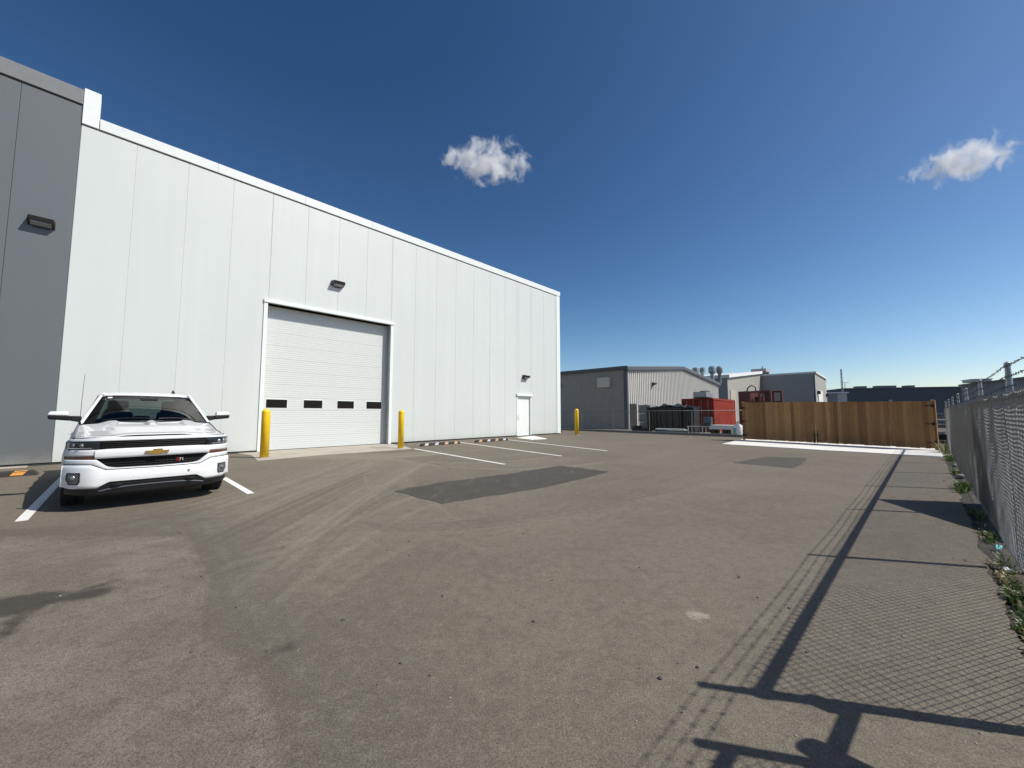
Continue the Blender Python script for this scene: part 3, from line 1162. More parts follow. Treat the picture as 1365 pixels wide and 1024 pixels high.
# ----------------------------------------------------------------- pickup truck
def pickup():
    sc_, df = -2.565, 8.45
    t = thing('pickup_truck', 'white crew cab pickup truck parked against the white wall', 'pickup truck', wl(sc_, df), ROT)
    WH, BK, GL = M['paint_truck'], M['black_plastic'], M['lamp_glass']

    def vf(u):
        a = abs(u)
        return -(.10 * u * u + .30 * max(0, (a - .60) / .40) ** 2.2)

    def band(mb, u0, u1, zt, zb, off=0.0, th=.03, nu=28, nz=8, rnd=.012, bulge=0.0, lean=0.0):
        """a fascia piece between two height curves, following the curved nose"""
        ft = zt if callable(zt) else (lambda u: zt)
        fb = zb if callable(zb) else (lambda u: zb)
        vs = []
        for back in (0, 1):
            for j in range(nz + 1):
                tt = j / nz
                for i in range(nu + 1):
                    u = u0 + (u1 - u0) * i / nu
                    z = fb(u) + (ft(u) - fb(u)) * tt
                    e = min(tt, 1 - tt) * nz
                    r = rnd * max(0, 1 - e) ** 2
                    v = vf(u) + off - r + bulge * math.sin(PI * tt) - lean * tt
                    if back:
                        v = vf(u) + off - th - lean * tt
                    vs.append((u, -v, z))
        n1 = (nu + 1) * (nz + 1)
        fs = []
        for j in range(nz):
            for i in range(nu):
                a = j * (nu + 1) + i
                fs.append((a, a + 1, a + nu + 2, a + nu + 1))
                fs.append((n1 + a, n1 + a + nu + 1, n1 + a + nu + 2, n1 + a + 1))
        for i in range(nu):
            fs.append((i, n1 + i, n1 + i + 1, i + 1))
            a = nz * (nu + 1) + i
            fs.append((a, a + 1, n1 + a + 1, n1 + a))
        for j in range(nz):
            a = j * (nu + 1)
            fs.append((a, a + nu + 1, n1 + a + nu + 1, n1 + a))
            a += nu
            fs.append((a, n1 + a, n1 + a + nu + 1, a + nu + 1))
        mb.add(vs, fs)
        return mb

    def lerp(x, pts):
        return float(np.interp(x, [p[0] for p in pts], [p[1] for p in pts]))

    # --- body: fenders, doors, bed
    VA, VB, RA = -1.00, -4.64, .475       # axles (v), arch radius
    body = MB()
    vcol = sorted(set(list(np.round(np.arange(-.34, -5.84, -.06), 3)) + [VA - RA, VA + RA, VB - RA, VB + RA]), reverse=True)

    def side_u(tt, v):
        nose = .020 * max(0, 1 - (-.34 - v) / .30)
        flare = .028 * math.exp(-((v - VA) / .55) ** 2) + .028 * math.exp(-((v - VB) / .55) ** 2)
        return .968 + .020 * math.sin(PI * min(1, tt * 1.1)) + flare * max(0, math.sin(PI * min(1, tt * 1.15))) - .075 * tt ** 5 - nose

    def top_z(v):
        return lerp(-v, [(.3, 1.045), (.8, 1.10), (1.5, 1.225), (1.8, 1.26), (4.2, 1.27), (5.9, 1.27)])

    def bot_z(v):
        z = .40
        for c in (VA, VB):
            q = RA * RA - (v - c) ** 2
            if q > 0:
                z = max(z, .41 + math.sqrt(q))
        return z

    NR = 10
    for sgn in (-1, 1):
        vs, fs = [], []
        for v in vcol:
            zb, zt = bot_z(v), top_z(v)
            for j in range(NR + 1):
                tt = j / NR
                z = zb + (zt - zb) * tt
                g = (z - .40) / (zt - .40)
                vs.append((sgn * side_u(g, v), -v, z))
            vs.append((sgn * (.875 if v > -1.7 else .86), -v, zt + .012))
            vs.append((sgn * .80, -v, zb if zb > .45 else zb))
        n = NR + 3
        for a in range(len(vcol) - 1):
            for j in range(NR + 1):
                q = (a * n + j, a * n + j + 1, (a + 1) * n + j + 1, (a + 1) * n + j)
                fs.append(q if sgn > 0 else q[::-1])
            q = (a * n, (a + 1) * n, (a + 1) * n + NR + 2, a * n + NR + 2)
            fs.append(q if sgn > 0 else q[::-1])
        body.add(vs, fs)
    # tailgate, bed floor, cab back
    body.box(-.93, .93, 5.74, 5.82, .55, 1.27)
    body.box(-.86, .86, 4.22, 5.74, .78, .82)
    body.box(-.88, .88, 4.16, 4.22, .6, 1.26)
    o = body.build('body', WH, t, angle=40, fix=True)
    ch = MB()
    ch.box(-.68, .68, .30, 5.70, .30, .62)
    ch.box(-.80, .80, 1.55, 4.1, .34, .50)
    ch.box(-.80, .80, .45, 1.6, .62, .98)
    ch.build('chassis', M['black_matte'], t)
    # fender liners close the wheel wells above the tyres
    fl = MB()
    for sgn in (-1, 1):
        for c in (VA, VB):
            fl.box(*sorted((sgn * .66, sgn * .78)), -c - .46, -c + .46, .45, .93)
    fl.build('wheel_well', M['black_matte'], t)

    # --- hood with power dome and two channels by the windscreen
    def hood(a, b):
        u = -.885 + 1.77 * a
        v0 = vf(u) - .060
        v1 = -1.42 - .10 * (u / .88) ** 2
        v = v0 + (v1 - v0) * b
        au = abs(u)
        zc = lerp(b, [(0, 1.088), (.04, 1.097), (.15, 1.108), (.5, 1.190), (1, 1.292)])
        zs = lerp(b, [(0, 1.064), (.04, 1.070), (.15, 1.080), (.5, 1.128), (1, 1.232)])
        wdome = lerp(b, [(0, .40), (.3, .47), (1, .60)])
        k_ = 1 / (1 + math.exp((au - wdome) / .035))
        z = zs + (zc - zs) * k_
        z -= .02 * max(0, (au - .72) / .17) ** 2
        # recessed scoop shapes near the cowl
        rec = (1 / (1 + math.exp((au - .42) / .012))) * (1 / (1 + math.exp((.07 - au) / .012)))
        rb = 1 / (1 + math.exp((.66 - b) / .012)) * (1 / (1 + math.exp((b - .97) / .012)))
        z -= .046 * rec * rb
        z += .012 * math.exp(-(au / .06) ** 2) * rb
        return (u, -v, z)

    hd = MB().grid(hood, 96, 56)
    h = hd.build('hood', WH, t, smooth=True)
    sl = h.modifiers.new('thickness', 'SOLIDIFY')
    sl.thickness = .011
    sl.offset = -1
    # --- nose
    mb = MB()
    band(mb, -.95, .95, lambda u: 1.060 - .03 * max(0, (abs(u) - .55) / .4) + .0, 1.000, .0, .035, nz=5, rnd=.016, lean=.008)
    mb.build('hood_lip', WH, t, angle=40)
    mb = MB()
    band(mb, -.90, .90, lambda u: 1.082 - .026 * abs(u) / .9, 1.0, -.075, .02, nz=2, rnd=.0)
    mb.build('hood_gap', M['grille_black'], t)
    mb = MB()
    band(mb, -.655, .655, 1.001, .885, -.05, .03)
    ug = mb.build('upper_grille', M['grille_black'], t)
    mb = MB()
    for z in (.915, .945, .975):
        band(mb, -.64, .64, z + .006, z - .006, -.018, .03, nz=2, rnd=.003)
    mb.build('slat', M['grille_black'], ug)
    mb = MB()
    band(mb, -.665, .665, lambda u: .888 - .012 * (abs(u) / .66) ** 6, lambda u: .752, .022, .06, rnd=.02, bulge=.008)
    mb.build('grille_bar', WH, t, angle=50)
    for sgn in (-1, 1):
        u0, u1 = sorted((sgn * .667, sgn * .965))
        band(MB(), u0, u1, .878, .790, .004, .06, nu=10, rnd=.012).build('nose_trim', WH, t, angle=50)
    for sgn in (-1, 1):
        u0, u1 = sorted((sgn * .625, sgn * .965))
        mb = MB()
        band(mb, u0, u1, 1.000, lambda u: .882 + .012 * max(0, (abs(u) - .9) / .06), -.004, .05, nu=14, rnd=.012)
        hl = mb.build('headlight', GL, t, smooth=False, angle=50)
        mb = MB()
        for uu, rr in ((.80, .030), (.885, .026)):
            mb.lathe([(.003, -.012), (rr, -.006), (rr * .9, .006), (.004, .008)], 14, (sgn * uu, -vf(uu) + .0, .943), 'y')
        mb.build('projector', M['lamp_bright'] if sgn > 0 else M['fog_glass'], hl, smooth=True)  # sun sparkle put into the right projector as a brighter material
        mb = MB()
        a0, a1 = sorted((sgn * .70, sgn * .945))
        band(mb, a0, a1, .908, .898, .0035, .012, nu=12, nz=2, rnd=.001)
        b0, b1 = sorted((sgn * .925, sgn * .945))
        band(mb, b0, b1, .975, .905, .004, .012, nu=3, nz=4, rnd=.001)
        mb.build('light_strip', M['lamp_bright'], hl)
        mb = MB()
        u0, u1 = sorted((sgn * .64, sgn * .965))
        band(mb, u0, u1, .789, lambda u: .741 + .012 * (abs(u) - .64) / .3, -.004, .05, nu=12, nz=4, rnd=.008)
        mb.build('turn_signal', M['amber_dark'], t, angle=50)
    lo_b = lambda u: lerp(abs(u), [(0, .598), (.44, .606), (.53, .625), (.645, .735)])
    mb = MB()
    band(mb, -.645, .645, .751, lo_b, -.055, .03)
    lg = mb.build('lower_grille', M['grille_black'], t)
    mb = MB()
    for z, w in ((.640, .53), (.672, .56), (.704, .59), (.735, .62)):
        band(mb, -w, w, z + .005, z - .005, -.030, .02, nz=2, rnd=.002)
    for i in range(-12, 13):
        u = i * .046
        band(mb, u - .004, u + .004, .745, max(.62, lo_b(u)), -.034, .014, nu=2, nz=3, rnd=.001)
    mb.build('slat', M['grille_black'], lg)
    # U-shaped white surround between lower grille and bumper
    su_t = lambda u: lerp(abs(u), [(0, .600), (.44, .608), (.53, .627), (.645, .737), (.97, .742)])
    su_b = lambda u: lerp(abs(u), [(0, .585), (.54, .590), (.69, .672), (.97, .680)])
    mb = MB()
    band(mb, -.97, .97, su_t, su_b, .018, .08, nu=60, rnd=.012, bulge=.004)
    mb.build('grille_surround', WH, t, angle=50)
    # bumper
    bp_t = lambda u: lerp(abs(u), [(0, .576), (.545, .581), (.695, .662), (.985, .668)])
    bp_b = lambda u: lerp(abs(u), [(0, .405), (.50, .402), (.62, .322), (.90, .330), (.985, .36)])
    mb = MB()
    band(mb, -.985, .985, bp_t, bp_b, .060, .10, nu=80, nz=12, rnd=.03, bulge=.012, lean=.02)
    for sgn in (-1, 1):
        u0, u1 = sorted((sgn * .93, sgn * .985))
        mb.hexa([(u0, .30, .36), (u1, .30, .36), (u1, .54, .40), (u0, .54, .40)], [(u0, .31, .655), (u1, .31, .655), (u1, .54, .655), (u0, .54, .655)])
    mb.build('bumper', WH, t, angle=50)
    # fog lights
    for sgn in (-1, 1):
        c = .865
        mb = MB()
        pts = [(-.070, .560), (.062, .560), (.072, .47), (.036, .392), (-.055, .392), (-.072, .43)]
        vs, vb = [], []
        for x, z in pts:
            u = sgn * (c + x)
            vs.append((u, -(vf(u) + .060 + .010), z))
            vb.append((u, -(vf(u) - .0), z))
        n = len(pts)
        fs = [tuple(range(n)), tuple(range(2 * n - 1, n - 1, -1))] + [(i, i + n, (i + 1) % n + n, (i + 1) % n) for i in range(n)]
        mb.add(vs + vb, fs)
        fgl = mb.build('fog_light', BK, t, fix=True)
        mb = MB()
        inn = [((x * .80), .475 + (z - .475) * .82) for x, z in pts]
        vs = [(sgn * (c + x), -(vf(c + x) + .073), z) for x, z in inn]
        vb = [(sgn * (c + x), -(vf(c + x) + .05), z) for x, z in inn]
        mb.add(vs + vb, fs)
        mb.build('bezel', M['fog_glass'], fgl, fix=True)
        MB().lathe([(.004, -.084), (.030, -.080), (.036, -.070), (.036, -.05)], 16, (sgn * .862, -vf(.862), .485), 'y').build('lamp', M['fog_glass'], fgl, smooth=True)
    # lower valance, skid and tow hooks
    mb = MB()
    band(mb, -.94, .94, lambda u: lerp(abs(u), [(0, .41), (.5, .408), (.62, .33), (.94, .34)]), lambda u: .205 + .05 * (abs(u) / .94) ** 4, .020, .10, nu=50, rnd=.03, lean=-.03)
    mb.build('valance', BK, t, angle=50)
    mb = MB()
    band(mb, -.60, .60, lambda u: .345 - .05 * (abs(u) / .6) ** 3, lambda u: .325 - .05 * (abs(u) / .6) ** 3, .045, .05, nz=3, rnd=.006)
    mb.build('skid_lip', M['metal_roof'], t)
    for sgn in (-1, 1):
        x = sgn * .42
        mb = MB()
        mb.path([(x - .05, .02, .37), (x - .045, -.045, .37), (x, -.065, .37), (x + .045, -.045, .37), (x + .05, .02, .37)], .012, 8)
        mb.build('tow_hook', BK, t)
    MB().lathe([(.002, -.078), (.017, -.075), (.017, -.05)], 12, (.40, -vf(.40), .50), 'y').build('sensor', M['lens'], t)
    # emblem and badge
    mb = MB()
    bt = [(-.145, -.022), (-.062, -.022), (-.070, -.044), (.040, -.044), (.048, -.022), (.130, -.022), (.145, .022), (.062, .022), (.070, .044), (-.040, .044), (-.048, .022), (-.130, .022)]
    mb.prism([(x * 1.0, .818 + z * 1.05) for x, z in bt], -.050, -.025)
    em = mb.build('emblem', M['chrome'], t, fix=True)
    mb = MB()
    mb.prism([(x * .90, .818 + z * .86) for x, z in bt], -.055, -.045)
    mb.build('inlay', M['gold'], em, fix=True)
    for txt, x, m_ in (('Z', .235, M['red_badge']), ('71', .275, M['white_badge'])):
        cu = bpy.data.curves.new('badge', 'FONT')
        cu.body = txt
        cu.size = .062
        cu.extrude = .004
        cu.materials.append(m_)
        tmp = bpy.data.objects.new('badge_text', cu)
        COL.objects.link(tmp)
        bme = bpy.data.meshes.new_from_object(tmp.evaluated_get(bpy.context.evaluated_depsgraph_get()))
        bpy.data.objects.remove(tmp)
        o = bpy.data.objects.new('badge', bme)
        COL.objects.link(o)
        o.parent = lg
        o.location = (x, .028, .655)
        o.rotation_euler = (PI / 2, 0, 0)
    # --- cab
    AB, AT = (.845, 1.56, 1.245), (.625, 2.36, 1.770)

    def ws(a, b):
        ub, ut = .815, .600
        ua = (a - .5) * 2
        B_ = Vector((ub * ua, 1.32 + .25 * ua * ua, 1.288 - .045 * ua * ua))
        T_ = Vector((ut * ua, 2.26 + .09 * ua * ua, 1.752 - .012 * ua * ua))
        p = B_.lerp(T_, b)
        p.y -= .03 * math.sin(PI * b)
        return tuple(p)

    MB().grid(ws, 20, 10).build('windshield', M['glass'], t, smooth=True)

    def wsb(a, b0, b1, push):
        return None
    # black frit border round the windscreen, just behind the glass
    mb = MB()

    def frit(a0, a1, b0, b1):
        mb.grid(lambda a, b: tuple(Vector(ws(a0 + (a1 - a0) * a, b0 + (b1 - b0) * b)) + Vector((0, .006, -.004))), 12, 2)
    frit(0, 1, 0, .05)
    frit(0, 1, .955, 1)
    frit(0, .03, .05, .955)
    frit(.97, 1, .05, .955)
    frit(.43, .57, .86, .955)
    mb.build('windshield_border', M['black_matte'], t)
    mb = MB()
    mb.grid(lambda a, b: tuple(Vector(ws(.045 + .05 * a, .90 + .045 * b)) + Vector((0, -.004, .003))), 2, 2)
    mb.build('windshield_sticker', M['white_sheet'], t)
    # cowl and wipers
    mb = MB()
    mb.grid(lambda a, b: ((a - .5) * 1.72, 1.40 + .10 * (2 * a - 1) ** 2 + .16 * b * (1 - .4 * abs(2 * a - 1)), 1.268 - .040 * (2 * a - 1) ** 2 - .012 * b), 24, 3)
    mb.build('cowl', BK, t, smooth=True)
    for x0, x1 in ((-.62, .02), (.10, .66)):
        pts = [Vector(ws((x0 + (x1 - x0) * q / 8) / 1.63 + .5, .045 + .03 * math.sin(q / 8 * PI))) + Vector((0, -.022, .012)) for q in range(9)]
        MB().path(pts, .008, 6).build('wiper', BK, t)

    # roof shell
    def roof(a, b):
        u = (a - .5) * 2
        y = 2.235 + .10 * u * u + (1.86) * b
        crown = 1 - abs(u) ** 5
        lng = lerp(b, [(0, 0), (.10, .045), (.3, .075), (.6, .078), (.9, .055), (1, .02)])
        z = 1.760 + lng * (.55 + .45 * crown) + .012 * crown - .035 * max(0, (abs(u) - .86) / .14) ** 2
        # two shallow roof ditches
        z -= .010 * math.exp(-((abs(u) - .80) / .03) ** 2)
        return (u * .665, y, z)
    r = MB().grid(roof, 44, 24).build('roof', WH, t, smooth=True)
    sl = r.modifiers.new('thickness', 'SOLIDIFY')
    sl.thickness = .03
    sl.offset = -1
    MB().box(-.60, .60, 2.45, 4.0, 1.735, 1.752).build('headliner', M['interior_grey'], t)

    def post(mb, p, q, w0, w1, depth):
        for_p, for_q = Vector(p), Vector(q)
        sg = 1 if p[0] > 0 else -1
        mb.hexa([for_p + Vector((-.025 * sg, -w0 / 2, 0)), for_p + Vector((.025 * sg, -w0 / 2, 0)), for_p + Vector((.025 * sg, w0 / 2, 0)), for_p + Vector((-.025 * sg, w0 / 2, 0))],
                [for_q + Vector((-.025 * sg, -w1 / 2, 0)), for_q + Vector((.025 * sg, -w1 / 2, 0)), for_q + Vector((.025 * sg, w1 / 2, 0)), for_q + Vector((-.025 * sg, w1 / 2, 0))])

    for sg in (-1, 1):
        mb = MB()
        post(mb, (sg * .862, 1.60, 1.235), (sg * .638, 2.40, 1.775), .13, .12, .05)
        mb.hexa([(sg * .60, 2.3, 1.755), (sg * .675, 2.3, 1.755), (sg * .675, 4.1, 1.765), (sg * .60, 4.1, 1.765)],
                [(sg * .60, 2.3, 1.80), (sg * .655, 2.3, 1.79), (sg * .655, 4.1, 1.80), (sg * .60, 4.1, 1.81)])
        mb.build('pillar', WH, t, fix=True, bevel=.015)
        mb = MB()
        post(mb, (sg * .865, 2.95, 1.24), (sg * .665, 2.98, 1.77), .10, .09, .05)
        mb.build('pillar', BK, t, fix=True, bevel=.01)
        mb = MB()
        post(mb, (sg * .865, 4.02, 1.24), (sg * .665, 3.98, 1.78), .26, .20, .05)
        mb.build('pillar', WH, t, fix=True, bevel=.015)
        for y0, y1, yt0, yt1 in ((1.70, 2.90, 2.40, 2.93), (3.0, 3.89, 3.03, 3.88)):
            mb = MB()
            mb.add([(sg * .875, y0, 1.262), (sg * .875, y1, 1.262), (sg * .672, yt1, 1.765), (sg * .672, yt0, 1.765)], [(0, 1, 2, 3)])
            mb.build('side_window', M['glass'] if y0 < 2 else M['glass_dark'], t)
        # door handles and door seams
        for y in (2.72, 3.72):
            MB().box(*sorted((sg * .985, sg * 1.02)), y - .10, y + .10, 1.02, 1.06).build('door_handle', WH, t, bevel=.008)
    mb = MB()
    mb.add([(-.78, 4.14, 1.27), (.78, 4.14, 1.27), (.62, 4.04, 1.765), (-.62, 4.04, 1.765)], [(0, 1, 2, 3)])
    mb.build('rear_window', M['glass'], t)
    mb = MB()
    for sg in (-1, 1):
        mb.hexa([(sg * .70, 4.10, 1.25), (sg * .86, 4.05, 1.25), (sg * .86, 4.15, 1.25), (sg * .70, 4.18, 1.25)],
                [(sg * .56, 4.02, 1.77), (sg * .67, 3.98, 1.77), (sg * .67, 4.06, 1.77), (sg * .56, 4.08, 1.77)])
    mb.build('cab_back', WH, t, fix=True)
    # interior
    mb = MB()
    mb.box(-.80, .80, 1.58, 1.98, .95, 1.262)
    mb.box(.18, .62, 1.60, 2.02, 1.2, 1.315)
    mb.build('dashboard', M['interior'], t, bevel=.04)
    MB().box(-.82, .82, 1.6, 4.1, .50, .62).build('cab_floor', M['interior'], t)

    def seat(x, y, w, ztop, head):
        mb = MB()
        mb.hexa([(x - w / 2, y, .95), (x + w / 2, y, .95), (x + w / 2, y + .16, .95), (x - w / 2, y + .16, .95)],
                [(x - w / 2 * .82, y + .14, ztop), (x + w / 2 * .82, y + .14, ztop), (x + w / 2 * .82, y + .26, ztop), (x - w / 2 * .82, y + .26, ztop)])
        mb.box(x - w / 2, x + w / 2, y - .45, y + .1, .72, .95)
        o = mb.build('seat', M['interior'], t, bevel=.05)
        MB().box(x - head / 2, x + head / 2, y + .13, y + .23, ztop + .025, ztop + .22).build('headrest', M['interior'], o, bevel=.04)
        return o
    seat(-.40, 2.72, .52, 1.45, .30)
    seat(.40, 2.72, .52, 1.45, .30)
    seat(-.45, 3.72, .62, 1.30, .26)
    seat(.45, 3.72, .62, 1.30, .26)
    MB().box(-.14, .14, 3.72, 3.9, .9, 1.36).build('seat', M['interior'], t, bevel=.04)
    mb = MB()
    ring = [Vector((.40 + .185 * math.cos(a), 2.06 - .06 * math.sin(a), 1.20 + .175 * math.sin(a))) for a in np.linspace(0, 2 * PI, 25)]
    mb.path(ring, .016, 6)
    mb.tube((.40, 2.06, 1.20), (.40, 1.9, 1.14), .05)
    mb.box(.24, .56, 2.05, 2.07, 1.19, 1.215)
    mb.build('steering_wheel', M['interior'], t)
    mb = MB()
    mb.box(-.125, .125, 2.10, 2.13, 1.655, 1.715)
    mb.tube((0, 2.12, 1.71), (0, 2.20, 1.745), .014)
    mb.build('rear_view_mirror', M['interior'], t, bevel=.01)
    # side mirrors
    for sg in (-1, 1):
        mb = MB()
        mb.hexa([(sg * .985, 1.70, 1.285), (sg * 1.235, 1.74, 1.312), (sg * 1.235, 1.86, 1.312), (sg * .985, 1.86, 1.285)],
                [(sg * .985, 1.70, 1.372), (sg * 1.245, 1.73, 1.380), (sg * 1.245, 1.86, 1.380), (sg * .985, 1.86, 1.372)])
        mb.hexa([(sg * .86, 1.72, 1.255), (sg * .99, 1.72, 1.285), (sg * .99, 1.84, 1.285), (sg * .86, 1.84, 1.255)],
                [(sg * .86, 1.72, 1.365), (sg * .99, 1.72, 1.370), (sg * .99, 1.84, 1.370), (sg * .86, 1.84, 1.365)])
        mr = mb.build('side_mirror', BK, t, fix=True, bevel=.015)
        mb = MB()
        mb.hexa([(sg * 1.005, 1.695, 1.374), (sg * 1.250, 1.725, 1.382), (sg * 1.248, 1.87, 1.382), (sg * 1.005, 1.87, 1.374)],
                [(sg * 1.020, 1.725, 1.450), (sg * 1.225, 1.745, 1.445), (sg * 1.225, 1.87, 1.445), (sg * 1.020, 1.87, 1.450)])
        mb.build('cap', WH, mr, fix=True, bevel=.022)
    # antennas
    mb = MB()
    mb.tube((-.872, 1.50, 1.20), (-.872, 1.50, 1.27), .016)
    mb.path([(-.872, 1.50, 1.26), (-.868, 1.52, 1.66), (-.860, 1.56, 2.08)], [.004, .0035, .0025], 6)
    mb.build('antenna', BK, t)
    mb = MB()
    mb.prism([(2.86, 1.835), (3.06, 1.835), (3.04, 1.90), (3.0, 1.915)], -.03, .03)
    for i, v in enumerate(mb.v):
        mb.v[i] = (.43 + v[1] * (1.0 if v[2] < 1.85 else .35), v[0], v[2])
    mb.build('roof_fin', BK, t, fix=True)

    # wheels
    def wheel(x, y, sg):
        mb = MB()
        prof = [(.22, -.12), (.36, -.125), (.395, -.105), (.408, -.07), (.410, 0), (.408, .07), (.395, .105), (.36, .125), (.22, .12)]
        mb.lathe(prof, 36, (x, y, .408), 'x')
        w = mb.build('wheel', M['rubber'], t, angle=40)
        mb = MB()
        for i in range(36):
            a = 2 * PI * i / 36
            c, s = math.cos(a), math.sin(a)
            for xx in (-.085, 0, .085):
                rr = .409
                p = Vector((x + xx, y + rr * c, .408 + rr * s))
                tg = Vector((0, -s, c)) * .022
                rd = Vector((0, c, s)) * .012
                ex = Vector((.032, 0, 0))
                mb.hexa([p - tg - ex - rd, p - tg + ex - rd, p + tg + ex - rd, p + tg - ex - rd], [p - tg - ex + rd * .6, p - tg + ex + rd * .6, p + tg + ex + rd * .6, p + tg - ex + rd * .6])
        mb.build('tread', M['rubber'], w)
        mb = MB()
        mb.lathe([(.235, .126), (.245, .10), (.20, .05), (.19, .04), (.05, .04), (.045, .10), (.002, .10)] if sg > 0 else [(.235, -.126), (.245, -.10), (.20, -.05), (.19, -.04), (.05, -.04), (.045, -.10), (.002, -.10)], 30, (x, y, .408), 'x')
        for i in range(5):
            a = 2 * PI * i / 5
            c, s = math.cos(a), math.sin(a)
            mb.tube((x + sg * .085, y + .05 * c, .408 + .05 * s), (x + sg * .105, y + .225 * c, .408 + .225 * s), .032, 6)
        mb.build('rim', M['galv'], w)
    for sg in (-1, 1):
        for y in (-VA, -VB):
            wheel(sg * .865, y, sg)
    # bed rails and tail lamps
    for sg in (-1, 1):
        MB().box(*sorted((sg * .90, sg * .985)), 5.70, 5.83, .85, 1.2).build('tail_light', M['red_badge'], t, bevel=.01)
    return t


pickup()


# ----------------------------------------------------------------- chain-link fence on the right
fence_loc = FO.copy()
cf = thing('chain_link_fence', 'galvanised chain link fence topped with barbed wire along the lot', 'fence', fence_loc, FEN_ANG)
POST_S = [-4.19 + 2.73 * i for i in range(8)]
RAIL_Z = 1.56
FS0, FS1 = -4.19, POST_S[-1]


def sag(s, z):
    return .022 * mnoise.noise(Vector((s * .6, z * .9, 5))) + .008 * mnoise.noise(Vector((s * 2.1, z * 2.0, 9)))


def mesh_wires(s0, s1, z0, z1, r=.0023, pitch=.0718, nseg=5, wob=True):
    mb = MB()
    H = z1 - z0
    n = int((s1 - s0 + H) / pitch)
    for fam in (0, 1):
        off = .0022 if fam else -.0022
        for i in range(n):
            a = s0 - H + i * pitch
            # clip the diagonal to the bay
            ta, tb = max(0, (s0 - a) / H), min(1, (s1 - a) / H)
            if tb - ta < .02:
                continue
            q = []
            for k_ in range(nseg + 1):
                tt = ta + (tb - ta) * k_ / nseg
                q.append((a + H * tt, z0 + H * (tt if fam == 0 else 1 - tt)))
            mb.path([(s, off + (sag(s, z) if wob else 0), z) for s, z in q], r, 4)
    return mb


o = mesh_wires(FS0, FS1, .03, RAIL_Z + .03).build('mesh_fabric', M['galv_wire'], cf)
o['kind'] = 'stuff'
# twisted selvage along the top
mb = MB()
i = 0
s = FS0
while s < FS1:
    for dx in (-.008, .008):
        mb.tube((s, 0, RAIL_Z + .02), (s + dx * 1.4, random.uniform(-.01, .012), RAIL_Z + .065), .0022, 4, False)
    s += .0718
o = mb.build('twisted_selvage', M['galv_wire'], cf)
o['kind'] = 'stuff'
mb = MB()
mb.tube((FS0, -.035, RAIL_Z), (FS1, -.035, RAIL_Z), .030, 12)
mb.build('top_rail', M['galv'], cf, smooth=True)
mb = MB()
mb.path([(FS0 + (FS1 - FS0) * i / 60, .004, .06 + .012 * math.sin(i * 1.7)) for i in range(61)], .0028, 5)
mb.build('tension_wire', M['galv_wire'], cf)
for s in POST_S:
    mb = MB()
    r_ = .036 if s in (POST_S[0], POST_S[-1]) else .030
    mb.tube((s, -.045, -.05), (s, -.045, RAIL_Z + .02), r_, 14)
    mb.tube((s, -.045, RAIL_Z + .02), (s, -.045, 1.86), r_ * .86, 14, r1=r_ * .62)
    p = mb.build('post', M['galv'], cf, angle=40)
    mb = MB()
    mb.lathe([(r_ + .006, -.03), (r_ + .010, 0), (r_ + .006, .03)], 14, (s, -.045, RAIL_Z))
    mb.lathe([(r_ * .62 + .004, 0), (r_ * .62 + .004, .03), (.004, .045)], 12, (s, -.045, 1.845))
    mb.build('rail_collar', M['galv'], p, angle=40)
    mb = MB()
    for z in (.3, .6, .9, 1.2):
        mb.lathe([(r_ + .004, -.006), (r_ + .006, 0), (r_ + .004, .006)], 12, (s, -.045, z))
    mb.build('tie_wire', M['galv_wire'], p)
for wz in (1.835, 1.74, 1.65):
    mb = MB()
    n = 120
    pts, pts2 = [], []
    total = FS1 + .2 - FS0 + 2.0
    for i in range(n + 1):
        s = FS0 - 2.0 + total * i / n
        ph = (s - POST_S[0]) / 2.73
        dz = -.018 * math.sin(PI * (ph % 1.0))
        pts.append((s, -.045 + .030, wz + dz))
    mb.path(pts, .0032, 4)
    w = mb.build('barbed_wire', M['rust_wire'], cf)
    mb = MB()
    s = FS0 - 2.0
    while s < FS1:
        ph = (s - POST_S[0]) / 2.73
        z = wz - .018 * math.sin(PI * (ph % 1.0))
        y = -.015
        for k_ in range(2):
            a = random.random() * PI
            dx, dy, dz = .005 * (1 - 2 * k_), .012 * math.cos(a), .012 * math.sin(a)
            mb.tube((s - dx, y - dy, z - dz), (s + dx, y + dy, z + dz), .0024, 4, False)
        mb.tube((s - .012, y, z), (s + .012, y, z), .0042, 5, True)
        s += .125
    tag(mb.build('barb', M['rust_wire'], w), kind='stuff')

# walk gate hung beside the near end post
gt = thing('walk_gate', 'chain link walk gate with latch at the near end of the fence', 'gate', FO + FD * -4.66, FEN_ANG)
mb = MB()
mb.tube((0, -.045, .08), (0, -.045, 1.70), .028, 12)
mb.tube((-1.5, -.045, .08), (-1.5, -.045, 1.60), .026, 12)
mb.build('stile', M['galv'], gt, smooth=False, angle=40)
mb = MB()
mb.tube((-1.5, -.045, 1.56), (0, -.045, 1.56), .026, 12)
mb.tube((-1.5, -.045, .10), (0, -.045, .10), .024, 12)
mb.build('rail', M['galv'], gt, angle=40)
o = mesh_wires(-1.48, 0, .10, 1.56, wob=False).build('mesh_fabric', M['galv_wire'], gt)
o['kind'] = 'stuff'
mb = MB()
mb.tube((.05, -.045, 1.17), (.45, -.045, 1.14), .030, 10)
mb.lathe([(.003, -.03), (.058, -.026), (.062, 0), (.058, .026), (.003, .03)], 18, (.09, -.045, 1.235), 'y')
mb.box(-.10, .07, -.09, .0, 1.07, 1.20)
mb.box(.42, .50, -.10, .0, 1.25, 1.31)
mb.build('latch', M['galv'], gt)

# triangular cloth tied to the fence
tc = thing('shade_cloth', 'black triangular cloth hanging on the chain link fence', 'cloth', FO, FEN_ANG)


